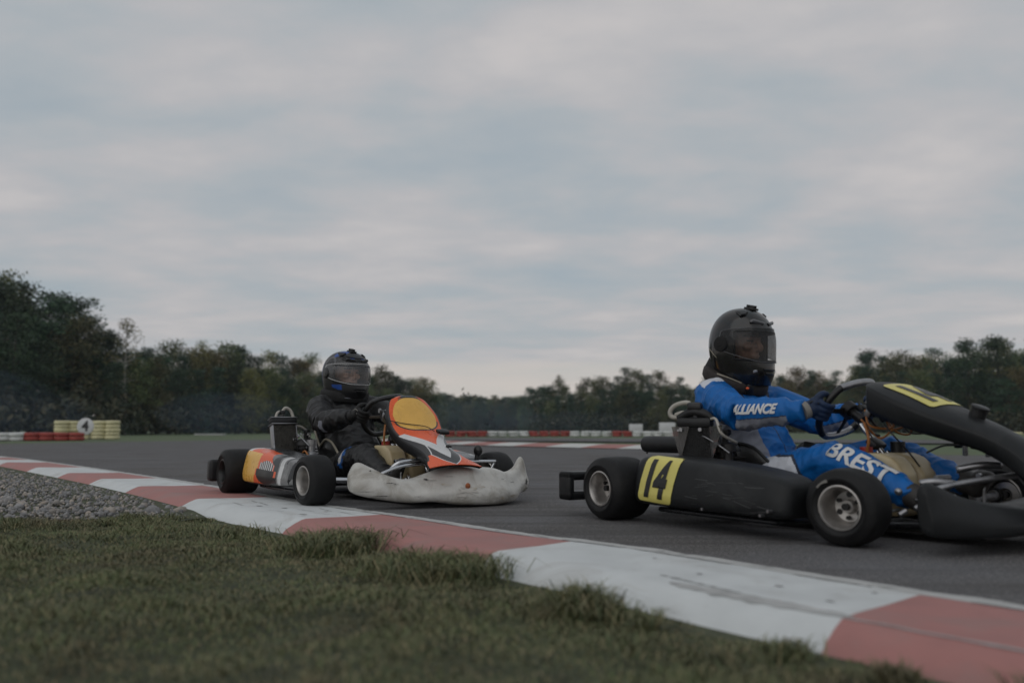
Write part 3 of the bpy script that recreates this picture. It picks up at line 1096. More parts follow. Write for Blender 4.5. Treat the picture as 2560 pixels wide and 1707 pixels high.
SKY_D = np.array([(-220, 615), (-120, 620), (0, 640), (60, 658), (130, 672), (190, 690), (240, 742), (268, 775), (330, 792), (390, 797), (460, 803), (545, 802), (600, 817), (690, 817),
                  (735, 832), (800, 845), (870, 850), (960, 856), (1003, 872), (1022, 906), (1060, 911), (1150, 914), (1200, 906), (1230, 884), (1290, 872), (1330, 888),
                  (1390, 868), (1440, 856), (1500, 870), (1560, 868), (1600, 872), (1700, 860), (1800, 852), (1860, 858), (1950, 850), (1990, 822), (2060, 816), (2110, 806),
                  (2160, 812), (2230, 797), (2280, 790), (2352, 780), (2500, 770)], float)
DEP = np.array([(-220, 58), (0, 60), (260, 66), (500, 84), (1000, 112), (1020, 200), (1190, 200), (1230, 128), (1600, 118), (1950, 104), (2352, 84), (2500, 80)], float)
ZONES = [(-400, 262, 'tall forest behind the yellow tyres'), (262, 735, 'forest left of the orange kart'),
         (735, 1012, 'forest behind the orange kart'), (1012, 1205, 'low forest in the skyline gap'),
         (1205, 1640, 'forest behind the long tyre wall'), (1640, 1960, 'forest behind the blue driver'), (1960, 2600, 'forest behind the black nose')]


def zone(x):
    return [z for z in ZONES if z[0] <= x < z[1]][0][2]


def forest_row(x0, x1, step, dd, lo, hi, mix, row):
    x = x0
    while x < x1:
        d = np.interp(x, DEP[:, 0], DEP[:, 1]) + dd + rng.uniform(-3, 3)
        cw = 1.5 * F_PX / d / 1.0884
        top = max(np.interp(x + q * cw, SKY_D[:, 0], SKY_D[:, 1]) for q in (-0.4, 0, 0.4))
        h = (985.7 - top) * 1.0884 / F_PX * d + 0.385
        if 1012 < x < 1205:
            d = 200 + rng.uniform(-10, 25)
            h = (985.7 - top) * 1.0884 / F_PX * d + 0.385
        h *= rng.uniform(lo, hi)
        kind = rng.choice(list(mix), p=np.array(list(mix.values())) / sum(mix.values()))
        tree(kind, (x * 1.0884 - 1280) / F_PX * d, d, h, f'{KINDTXT[kind]} in the {row} of the {zone(x)}', f'{KINDTXT[kind]}s, {row} of the {zone(x)}', wid=1.1 if h < 7 else 1.0)
        wpx = 2.6 * (h / 10) * (1.25 if h < 7 else 1.0) * F_PX / d / 1.0884
        x += step * wpx * rng.uniform(0.8, 1.2)


LEFTMIX = {'pine': 6, 'broad': 3, 'spruce': 2.0, 'autumn': 1}
MIDMIX = {'pine': 4, 'broad': 4, 'spruce': 4, 'autumn': 1.0, 'birch': 0.4}
RMIX = {'pine': 2.5, 'broad': 4.5, 'spruce': 5.5, 'autumn': 2.2, 'birch': 0.6}
forest_row(-220, 262, 0.5, 3, 0.93, 1.03, LEFTMIX, 'skyline row')
forest_row(262, 1012, 0.5, 3, 0.86, 1.06, MIDMIX, 'skyline row')
GAPMIX = {'pine': 5, 'broad': 6, 'spruce': 2}
forest_row(1014, 1203, 0.42, 0, 0.9, 1.02, GAPMIX, 'skyline row')
forest_row(1012, 1205, 0.42, 0, 0.72, 0.92, GAPMIX, 'middle row')
forest_row(1012, 1205, 0.42, 0, 0.5, 0.75, GAPMIX, 'front row')
forest_row(1205, 2560, 0.55, 3, 0.80, 1.10, RMIX, 'skyline row')
forest_row(-220, 1012, 0.62, 11, 0.72, 0.93, MIDMIX, 'back row')
forest_row(1205, 2560, 0.62, 11, 0.7, 0.92, RMIX, 'back row')
forest_row(-220, 262, 0.9, -4, 0.62, 0.86, LEFTMIX, 'front row')
forest_row(262, 1012, 0.9, -5, 0.6, 0.85, MIDMIX, 'front row')
forest_row(1205, 2560, 0.85, -5, 0.55, 0.85, RMIX, 'front row')
# single trees that stand out of the skyline
for px, top, kind, d, lab in ((290, 742, 'birch', 64, 'bare thin birch rising above the skyline right of the tall left trees'),
                              (465, 790, 'birch', 88, 'small thin birch sticking out of the skyline left of the orange kart'),
                              (545, 795, 'spruce', 88, 'small spruce tip standing above the skyline left of the orange kart'),
                              (1437, 846, 'spruce', 118, 'tallest spruce of the skyline between the two karts'),
                              (1285, 866, 'birch', 128, 'sparse birch at the left end of the forest between the two karts'),
                              (1990, 815, 'spruce', 104, 'bushy spruce standing just right of the black helmet'),
                              (2225, 788, 'pine', 86, 'dark pine rising above the nose of the black kart'),
                              (2290, 782, 'pine', 84, 'tallest dark pine at the right end of the forest')):
    h = (985.7 - top) * 1.0884 / F_PX * d + 0.385
    tree(kind, (px * 1.0884 - 1280) / F_PX * d, d, h, lab, None, seed=0)

# closed undergrowth at the foot of the forest
C = []
for x in np.arange(-220, 2600, 3.2):
    if 1012 < x < 1205:
        d0 = 196
    else:
        d0 = np.interp(x, DEP[:, 0], DEP[:, 1]) - 7
    hgt = 2.3 + 1.0 * (noise.noise(Vector((x * 0.02, 0, 0))) + 0.6 * noise.noise(Vector((x * 0.07, 5, 0)))) + (1.2 if 1005 < x < 1212 else 0)
    for q in range(46):
        d = d0 + rng.uniform(-1.5, 12)
        C.append(((x * 1.0884 - 1280) / F_PX * d + rng.uniform(-.4, .4), d, rng.uniform(0.05, 1.0) ** 0.8 * max(0.5, hgt) * (1 + 0.12 * (d - d0))))
C = np.array(C)
v = leaf_cards(C, 0.26, rng)
g_ = (C[:, 1] > 180)
v[g_] = leaf_cards(C[g_], 0.6, rng)
me = bpy.data.meshes.new('undergrowth')
me.from_pydata(v.reshape(-1, 3).tolist(), [], (np.arange(len(v))[:, None] * 4 + V(0, 1, 2, 3).astype(int)).tolist())
tag(finish('undergrowth', me, 'underbrush', smooth=0), 'dark bushes and undergrowth at the foot of the forest', 'undergrowth', kind='stuff')


# ================================================================== karts
KPOSE = {'L': ((-0.83933, 5.03944, 0.0), -0.97697), 'R': ((1.24752, 3.53979, 0.0), -1.01561)}
SW_C = V(0.19, 0.0, 0.468)               # steering wheel centre
SW_U = unit(V(0.57, 0, 0.82))            # up along the wheel's face
SW_N = unit(V(-0.82, 0, 0.57))           # towards the driver
SW_R = 0.140


def wheel(parent, name, x, yo, width, R, steer, rimmat, side, smear=False, hole_discs=False):
    """yo: signed y of the outer face. side: -1 right, +1 left. The wheel's own frame has +h outwards."""
    root = empty(name, (x, yo - side * width / 2, R), 0, parent)
    root.rotation_euler = (0, 0, steer)
    hw = width / 2
    sg = side

    def L(prof):
        return [(r, h * sg) for r, h in prof]
    sh = 0.026 if width > 0.16 else 0.022
    pr = [(0.068, hw - 0.016), (0.076, hw - 0.006), (0.088, hw), (R * 0.74, hw + 0.003), (R - sh * 1.05, hw - 0.003), (R - sh * 0.5, hw - sh * 0.30),
          (R - sh * 0.18, hw - sh * 0.75), (R - 0.002, hw - sh * 1.4), (R, hw - sh * 2.0), (R + 0.0005, 0)]
    pr = pr + [(r, -h) for r, h in pr[::-1][1:]]
    mb = MB()
    mb.lathe(L(pr), n=56)
    # shallow moulded rings on the sidewall
    mb.lathe(L([(R * 0.70, hw + 0.0022), (R * 0.705, hw + 0.0042), (R * 0.715, hw + 0.0042), (R * 0.72, hw + 0.0022)]), n=56)
    mats = ['rubber']
    if smear:
        A = []
        for a in np.linspace(1.95, 2.42, 14):
            A.append([(r * math.cos(a), sg * (hw + 0.0048), r * math.sin(a)) for r in (R * (0.70 + 0.02 * math.sin(a * 9)), R * 0.765)])
        mb.grid(np.array(A), 1)
        mats.append('gloveband')
    mb.build('tyre', mats, root, smooth=50)
    rm = MB()
    deep = hw * (0.8 if width < 0.16 else 0.45)
    rp = [(0.069, hw - 0.020), (0.0745, hw - 0.010), (0.0745, hw - 0.004), (0.069, hw - 0.003), (0.0655, hw - 0.008), (0.061, hw - 0.02), (0.0575, hw - 0.035), (0.056, hw - deep - 0.012),
          (0.05, hw - deep - 0.022), (0.026, hw - deep - 0.026), (0.022, hw - deep - 0.012), (0.020, hw - deep - 0.006), (0.0, hw - deep - 0.006)]
    rm.lathe(L(rp), n=48)
    rm.lathe(L([(0.069, -(hw - 0.02)), (0.0745, -(hw - 0.01)), (0.069, -(hw - 0.004)), (0.058, -(hw - 0.03)), (0.056, hw - deep - 0.02)]), n=48)
    rm.build('rim', rimmat, root, smooth=40)
    hb = MB()
    for k in range(3):
        a = k * 2.094 + 0.5
        c = V(0.037 * math.cos(a), sg * (hw - deep - 0.022), 0.037 * math.sin(a))
        hb.cyl(c, c + V(0, sg * 0.014, 0), 0.0075, n=6)
        if hole_discs:
            c2 = V(0.040 * math.cos(a + 1.05), sg * (hw - deep - 0.0235), 0.040 * math.sin(a + 1.05))
            hb.cyl(c2, c2 + V(0, sg * 0.002, 0), 0.010, n=16, mi=1)  # flat black disc painted for the dark inside a rim hole
    hb.cyl((0, sg * (hw - deep - 0.01), 0), (0, sg * (hw - deep + 0.012), 0), 0.012, n=12)
    hb.build('hub', ['darksteel', 'ink'], root, smooth=40)
    return root


def nose_surface(sec, U=57, nper=9, crown=0.25):
    """sec rows: x, z, half width, edge drop, side depth. Returns grids of front face and side skirts."""
    Q = cat(np.array(sec), nper)
    x, z, wd, drop, side = Q.T
    tx, tz = np.gradient(x), np.gradient(z)
    L = np.hypot(tx, tz)
    nx, nz_ = -tz / L, tx / L
    u = np.linspace(-1, 1, U)
    F = np.zeros((len(Q), U, 3))
    d = drop[:, None] * np.abs(u)[None, :] ** 2.4
    F[..., 0] = x[:, None] - nx[:, None] * d
    F[..., 1] = wd[:, None] * u[None, :]
    F[..., 2] = z[:, None] - nz_[:, None] * d
    return Q, F, np.stack([nx, nz_], -1), u


def side_skirt(F, nrm, depth, sgn, flare=0.0, n=6):
    e = F[:, 0] if sgn < 0 else F[:, -1]
    G = []
    for q in np.linspace(0, 1, n):
        p = e.copy()
        b = q * depth
        p[:, 0] -= nrm[:, 0] * b
        p[:, 2] -= nrm[:, 1] * b
        p[:, 1] += sgn * (0.006 * np.sin(q * np.pi) + flare * q)
        G.append(p)
    return np.stack(G, 1)


def bumper_mesh(ys, xf, zt, zb, dep, bulge=0.03, endk=0.45):
    """front fairing: closed hollow shape lofted across the car; inputs are node rows in y"""
    y = np.linspace(ys[0], ys[-1], 121)
    f = lambda a: cat(np.column_stack([ys, a]), 12)
    def sm(a):
        q = f(a)
        return np.interp(y, q[:, 0], q[:, 1])
    X, T, B, D = sm(xf), sm(zt), sm(zb), sm(dep)
    rings = []
    for i in range(len(y)):
        h = T[i] - B[i]
        x, t, b, d = X[i], T[i], B[i], D[i]
        prof = [(x - d, t - 0.012), (x - d * 0.85, t), (x - d * 0.55, t + 0.002), (x - d * 0.36, t - 0.006), (x - d * 0.22, t - h * 0.14), (x - d * 0.14, t - h * 0.30), (x - d * 0.05 + bulge * 0.15, t - h * 0.46), (x + bulge * 0.5, t - h * 0.60),
                (x + bulge * 0.62, t - h * 0.74), (x + bulge * 0.45, b + h * 0.10), (x + bulge * 0.1, b + h * 0.02), (x - d * 0.25, b), (x - d * 0.6, b + 0.006), (x - d * 0.9, b + 0.02), (x - d, b + h * 0.3), (x - d * 1.02, b + h * 0.6)]
        rings.append([(p, y[i], q) for p, q in prof])
    A = np.array(rings)
    # round the two ends off
    for e, s in ((0, 1), (-1, -1)):
        for k in range(5):
            j = k if e == 0 else -1 - k
            fct = math.sqrt(max(0.0, 1 - (1 - (k + 0.35) / 5.0) ** 2))
            cen = A[j].mean(0)
            A[j] = cen + (A[j] - cen) * (endk + (1 - endk) * fct)
    return A


def pod_mesh(side, secs, U=90, Wn=44):
    """secs rows: x, ztop, zbot, yout, yin (y given as positive distance)"""
    Q = cat(np.array(secs), 24)
    xs = np.linspace(Q[0, 0], Q[-1, 0], U)
    zt, zb, yo, yi = (np.interp(xs, Q[:, 0], Q[:, k]) for k in (1, 2, 3, 4))
    a = np.linspace(0, 2 * np.pi, Wn, endpoint=False)
    rings = []
    for i in range(U):
        cy, cz = (yo[i] + yi[i]) / 2, (zt[i] + zb[i]) / 2
        hy, hz = (yo[i] - yi[i]) / 2, (zt[i] - zb[i]) / 2
        e = 0.33
        ca, sa = np.cos(a), np.sin(a)
        py = cy + hy * np.sign(ca) * np.abs(ca) ** e
        pz = cz + hz * np.sign(sa) * np.abs(sa) ** e
        py = py - 0.022 * np.clip((pz - cz) / hz, -0.3, 1) * (py > cy)
        # round the nose and tail
        q = min(i, U - 1 - i) / (U / 22.0)
        k = 0.76 + 0.24 * math.sqrt(max(0, 1 - (1 - min(1, q)) ** 2))
        py = cy + (py - cy) * k
        pz = cz + (pz - cz) * k
        rings.append(np.stack([np.full(Wn, xs[i]), side * py, pz], -1))
    return np.array(rings)


def steering_wheel(root, angle, style):
    t = np.linspace(0, 2 * np.pi, 72, endpoint=False)
    pts, mi = [], []
    for q in t:
        r = SW_R
        y, u = r * math.sin(q), r * math.cos(q)
        if u > r * 0.80:
            u = r * 0.80 + (u - r * 0.80) * 0.35     # flattened top
        if u < -r * 0.88:
            u = -r * 0.88 + (u + r * 0.88) * 0.5
        ca, sa = math.cos(angle), math.sin(angle)
        y, u = y * ca - u * sa, y * sa + u * ca
        pts.append(SW_C + V(0, y, 0) + SW_U * u)
    mb = MB()
    mb.tube(pts, 0.0145, 10, closed=True)
    m = []
    for i in range(72):
        k = math.degrees(t[i])
        grey = k < 38 or k > 322 or 140 < k < 220
        m += [1 if grey else 0] * 10
    mb.m = m
    mats = {'R': ['ink', 'steel'], 'L': ['ink', 'stickergrey']}[style]
    w_ = mb.build('steering_wheel', mats, root, smooth=180)
    sp = MB()
    for q in (1.45, -1.45, math.pi):
        q2 = q - angle
        e = SW_C + V(0, math.sin(q2), 0) * SW_R * 0.95 + SW_U * math.cos(q2) * SW_R * 0.9
        sp.tube([SW_C - SW_N * 0.012, SW_C + (e - SW_C) * 0.5 - SW_N * 0.012, e], [0.016, 0.012, 0.010], 8, ry=[0.005, 0.004, 0.004], up=SW_N)
    sp.cyl(SW_C - SW_N * 0.03, SW_C + SW_N * 0.004, 0.036, n=20)
    sp.build('wheel_spoke', 'darksteel' if style == 'R' else 'steel', w_, smooth=40)
    return w_


def seat_mesh(root, style):
    prof = cat([(0.10, 0.115, .10), (0.02, 0.075, .16), (-0.10, 0.055, .255), (-0.25, 0.06, .27), (-0.38, 0.12, .22), (-0.47, 0.24, .17), (-0.53, 0.36, .11), (-0.565, 0.45, .05)], 8)
    x, z, wing = prof.T
    tx, tz = np.gradient(x), np.gradient(z)
    L = np.hypot(tx, tz)
    nx, nz_ = tz / L, -tx / L          # forward/up normal of the shell
    v = np.linspace(-1, 1, 33)
    hw = np.interp(np.linspace(0, 1, len(x)), [0, .3, .6, 1], [0.155, 0.19, 0.20, 0.165])
    A = np.zeros((len(x), 33, 3))
    wv = np.abs(v) ** 5
    A[..., 0] = x[:, None] + nx[:, None] * wing[:, None] * wv * 0.9
    A[..., 1] = hw[:, None] * np.sign(v) * (1 - (1 - np.abs(v)) ** 1.35) * (1 + 0.10 * wv)
    A[..., 2] = z[:, None] + nz_[:, None] * wing[:, None] * wv
    mb = MB()
    mb.grid(A)
    s = mb.build('seat', 'seat', root, smooth=180)
    so = s.modifiers.new('thick', 'SOLIDIFY')
    so.thickness = 0.008
    edge = list(A[:, 0]) + list(A[-1, 1:-1]) + list(A[::-1, -1]) + list(A[0, ::-1][1:-1])
    rm = MB()
    rm.tube(edge[::2], 0.0065, 8, closed=True)
    rm.build('seat_rim', 'beige' if style == 'L' else 'blackplastic', s, smooth=180)
    return s


def engine_parts(root, style):
    """water cooled single behind the right hip"""
    mb = MB()
    cx_, cy_ = (-0.22, -0.325) if style == 'L' else (-0.185, -0.30)
    mb.rbox((cx_, cy_, 0.125), (0.17, 0.13, 0.14), 0.025)
    mb.lathe([(0.0, -0.045), (0.062, -0.045), (0.066, -0.035), (0.066, 0.035), (0.06, 0.045), (0, 0.045)], (cx_ - 0.01, cy_ - 0.055, 0.13), 'y', 28)
    for k in range(5):
        mb.rbox((cx_ + 0.005, cy_, 0.205 + k * 0.016), (0.115, 0.115, 0.007), 0.003)
    mb.cyl((cx_, cy_, 0.19), (cx_, cy_, 0.30), 0.047, n=20)
    for k in range(6):
        a = k * 1.047
        mb.cyl((cx_ - 0.01 + 0.05 * math.cos(a), cy_ - 0.1, 0.13 + 0.05 * math.sin(a)), (cx_ - 0.01 + 0.05 * math.cos(a), cy_ - 0.107, 0.13 + 0.05 * math.sin(a)), 0.006, n=6)
    eng = mb.build('engine', 'darksteel', root, smooth=40)
    mb = MB()
    mb.lathe([(0.0, 0.04), (0.03, 0.04), (0.05, 0.03), (0.062, 0.012), (0.064, 0.0), (0.0, 0.0)], (cx_, cy_, 0.292), 'z', 24)
    for k in range(6):
        a = k * 1.047 + 0.3
        mb.cyl((cx_ + 0.048 * math.cos(a), cy_ + 0.048 * math.sin(a), 0.295), (cx_ + 0.048 * math.cos(a), cy_ + 0.048 * math.sin(a), 0.322), 0.006, n=6)
    mb.build('cylinder_head', 'darksteel', eng, smooth=40)
    mb = MB()
    mb.cyl((cx_, cy_, 0.33), (cx_ + 0.005, cy_, 0.372), 0.014, n=12)
    mb.rbox((cx_ + 0.005, cy_, 0.372), (0.045, 0.028, 0.026), 0.008)
    mb.build('spark_plug_cap', 'ink', eng, smooth=40)
    # carburettor and bell on the front
    mb = MB()
    if style == 'R':
        cx_ -= 0.07
        cy_ -= 0.03
    mb.cyl((cx_ + 0.055, cy_ - 0.01, 0.20), (cx_ + 0.10, cy_ - 0.01, 0.215), 0.024, n=16)
    mb.rbox((cx_ + 0.125, cy_ - 0.01, 0.222), (0.06, 0.055, 0.07), 0.012)
    mb.cyl((cx_ + 0.125, cy_ - 0.01, 0.255), (cx_ + 0.125, cy_ - 0.01, 0.305), 0.02, n=14)
    mb.cyl((cx_ + 0.125, cy_ - 0.01, 0.295), (cx_ + 0.125, cy_ - 0.01, 0.325), 0.031, n=18)
    mb.cyl((cx_ + 0.15, cy_ - 0.04, 0.222), (cx_ + 0.15, cy_ - 0.055, 0.222), 0.012, n=8)
    mb.build('carburettor', 'darksteel' if style == 'R' else 'steel', root, smooth=40)
    mb = MB()
    mb.tube([(cx_ + 0.08, cy_ - 0.045, 0.19), (cx_ + 0.1, cy_ - 0.06, 0.235), (cx_ + 0.13, cy_ - 0.055, 0.26), (cx_ + 0.165, cy_ - 0.05, 0.24), (cx_ + 0.185, cy_ - 0.04, 0.2)], 0.005, 8, sm=8)
    mb.tube([(cx_ + 0.07, cy_ - 0.05, 0.16), (cx_ + 0.085, cy_ - 0.07, 0.22), (cx_ + 0.12, cy_ - 0.07, 0.245), (cx_ + 0.15, cy_ - 0.06, 0.21)], 0.004, 8, sm=8)
    mb.build('spark_lead', 'copper', root, smooth=180)
    # small hardware: bolts, lines, clips
    mb = MB()
    r = np.random.default_rng(4)
    for k in range(16 if style == 'L' else 0):
        p = V(cx_ + r.uniform(-.09, .12), cy_ + r.uniform(-.07, .04), r.uniform(0.2, 0.36))
        d = unit(r.normal(0, 1, 3)) * 0.02
        mb.cyl(p, p + d, 0.006, n=6)
    mb.tube([(cx_ - 0.04, cy_ - 0.06, 0.32), (cx_ + 0.02, cy_ - 0.07, 0.36), (cx_ + 0.1, cy_ - 0.06, 0.33), (cx_ + 0.16, cy_ - 0.04, 0.29)], 0.0028, 8, sm=8)
    mb.build('engine_fitting', 'steel', root, smooth=40)
    return eng


def radiator(root, style):
    if style == 'L':
        top, bot, wd = V(-0.345, -0.425, 0.415), V(-0.235, -0.425, 0.11), 0.150
        lat = unit(V(-0.10, 1, 0))
    else:
        top, bot, wd = V(-0.255, -0.40, 0.395), V(-0.235, -0.40, 0.12), 0.135
        lat = unit(V(0.9, 0.45, 0))
    ax = unit(top - bot)
    nrm = unit(np.cross(lat, ax))
    if nrm[0] - nrm[1] < 0:
        nrm = -nrm
    R = np.column_stack([lat, nrm, ax])
    H = np.linalg.norm(top - bot)
    mid = (top + bot) / 2
    mb = MB()
    mb.rbox(mid, (wd - 0.012, 0.034, H), 0.003, R)
    for k in range(15):     # fins proud of the core
        mb.rbox(mid + lat * ((k - 7) * (wd - 0.02) / 15) + nrm * 0.018, (0.0022, 0.004, H * 0.98), 0, R)
    rad = mb.build('radiator', 'radcore' if style == 'L' else 'radcoreblack', root, smooth=30)
    fr = MB()
    for s in (-1, 1):
        fr.rbox(mid + lat * s * wd / 2, (0.008, 0.042, H * 1.0), 0.002, R)
    fr.build('radiator_side', 'steel' if style == 'L' else 'darksteel', rad, smooth=30)
    tk = MB()
    tk.rbox(top + ax * 0.018, (wd + 0.016, 0.056, 0.042), 0.014, R)
    bt = MB()
    bt.rbox(bot - ax * 0.01, (wd + 0.01, 0.05, 0.03), 0.01, R)
    bt.build('bottom_tank', 'blackplastic', rad, smooth=40)
    if style == 'L':
        tk.rbox(top + ax * 0.036, (wd + 0.02, 0.058, 0.006), 0.002, R, mi=1)
        tk.rbox(top - ax * 0.004, (wd + 0.02, 0.06, 0.006), 0.002, R, mi=1)
    else:
        tk.tube([top + ax * 0.036 - lat * wd * 0.55, top + ax * 0.062 - lat * wd * 0.1, top + ax * 0.055 + lat * wd * 0.3, top + ax * 0.03 + lat * wd * 0.6], [0.014, 0.02, 0.02, 0.01], 10, sm=6)
    tk.build('header_tank', ['blackplastic', 'steel'], rad, smooth=40)
    def hs(*a_, **k_):
        q_ = MB()
        q_.tube(*a_, **k_)
        q_.build('hose', 'hose', rad, smooth=180)
    if style == 'L':
        a = top + ax * 0.04 - lat * 0.045
        b = top + ax * 0.04 + lat * 0.055
        hs([a, a + ax * 0.03 + lat * 0.012, top + ax * 0.085 - lat * 0.012 - nrm * 0.01], 0.0085, 10, sm=8)
        hs([top + ax * 0.085 + lat * 0.005 - nrm * 0.01, top + ax * 0.105 + lat * 0.025, b + ax * 0.05, b + ax * 0.015 + lat * 0.012, b - ax * 0.01 + lat * 0.016], 0.0095, 10, sm=8)
        hs([b - ax * 0.05 + lat * 0.03, b - ax * 0.06 + lat * 0.07, b - ax * 0.10 + lat * 0.11, V(-0.23, -0.30, 0.335)], 0.007, 10, sm=8)
    else:
        a = top + ax * 0.03 - lat * 0.085
        hs([a + lat * 0.05 + ax * 0.012, a + ax * 0.012 - lat * 0.012, a + ax * 0.035 - lat * 0.022, a + ax * 0.06 + lat * 0.0, a + ax * 0.072 + lat * 0.04, a + ax * 0.070 + lat * 0.07], 0.010, 12, sm=8)
        hs([a + ax * 0.02 + lat * 0.0, a + ax * 0.030 + lat * 0.03, a + ax * 0.03 + lat * 0.06], 0.009, 10, sm=6)
        hs([top + ax * 0.03 + lat * 0.06, top + ax * 0.03 + lat * 0.10 + nrm * 0.03, top - ax * 0.03 + lat * 0.13 + nrm * 0.06, V(-0.12, -0.30, 0.33)], 0.006, 8, sm=8)
    cp = MB()
    c = top + ax * (0.075 if style == 'L' else 0.085) + lat * (0.0 if style == 'L' else 0.005)
    if style == 'L':
        cp.rbox(c, (0.034, 0.03, 0.024), 0.008, R)
        cp.cyl(c - ax * 0.03, c, 0.012, n=12)
    else:
        cp.rbox(c, (0.062, 0.04, 0.036), 0.009, R)
        cp.cyl(c - ax * 0.05, c - ax * 0.01, 0.014, n=12)
    cp.build('radiator_cap', 'ink', rad, smooth=40)
    if style == 'R':
        # two clear wind deflectors fanned out from the front corners
        for s in (-1, 1):
            e = mid + lat * s * wd / 2 + nrm * 0.02
            hi, lo = e + ax * H * 0.5, e - ax * H * 0.02
            outp = hi + lat * s * 0.075 + nrm * 0.055 + ax * 0.005
            inn = hi - lat * s * 0.05 + nrm * 0.005
            g = MB()
            n = V(0, 0, 0) + nrm * 0.003
            g.add([hi if s > 0 else hi - lat * 0.0, outp, lo, hi + n, outp + n, lo + n] if s > 0 else [hi - lat * 0.03, inn + lat * 0.0, lo, hi - lat * 0.03 + n, inn + n, lo + n],
                  [(0, 1, 2), (3, 5, 4), (0, 3, 4, 1), (1, 4, 5, 2), (2, 5, 3, 0)])
            g.build('wind_deflector', 'clearplastic', rad, smooth=0)
        b = MB()
        for q in (-0.8, 0.45):
            p = top - ax * 0.012 + lat * wd * q * 0.5 + nrm * 0.026
            b.cyl(p, p + nrm * 0.01, 0.008, n=10)
        for s in (-0.95, -0.75):
            p = top - ax * 0.016 + lat * wd * s * 0.5 + nrm * 0.026
            b.cyl(p, p + nrm * 0.012, 0.005, n=8)
        b.build('bolt', 'steel', rad, smooth=40)
    return rad


def fuel_tank(root):
    mb = MB()
    for s in (-1, 1):
        mb.loft([[(0.345 + dx * sx, s * 0.062 + 0.05 * sy, zz_) for sx, sy in ((1, .9), (.75, 1.1), (-.8, 1.1), (-1, .9), (-1, -.9), (-.8, -1.1), (.75, -1.1), (1, -.9))]
                 for zz_, dx in ((0.07, .135), (0.09, .15), (0.22, .15), (0.26, .125), (0.283, .10), (0.296, .06))])
    mb.rbox((0.345, 0, 0.15), (0.27, 0.18, 0.15), 0.03)
    me = remeshed(mb, 0.007, 6)
    t = finish('fuel_tank', me, 'tank', root, 180)
    cp = MB()
    cp.cyl((0.31, -0.055, 0.285), (0.31, -0.055, 0.318), 0.024, n=20)
    cp.build('fuel_cap', 'red', t, smooth=40)
    cp = MB()
    cp.cyl((0.36, 0.07, 0.285), (0.36, 0.07, 0.338), 0.027, n=20)
    cp.build('vent_cap', 'blackplastic', t, smooth=40)
    return t


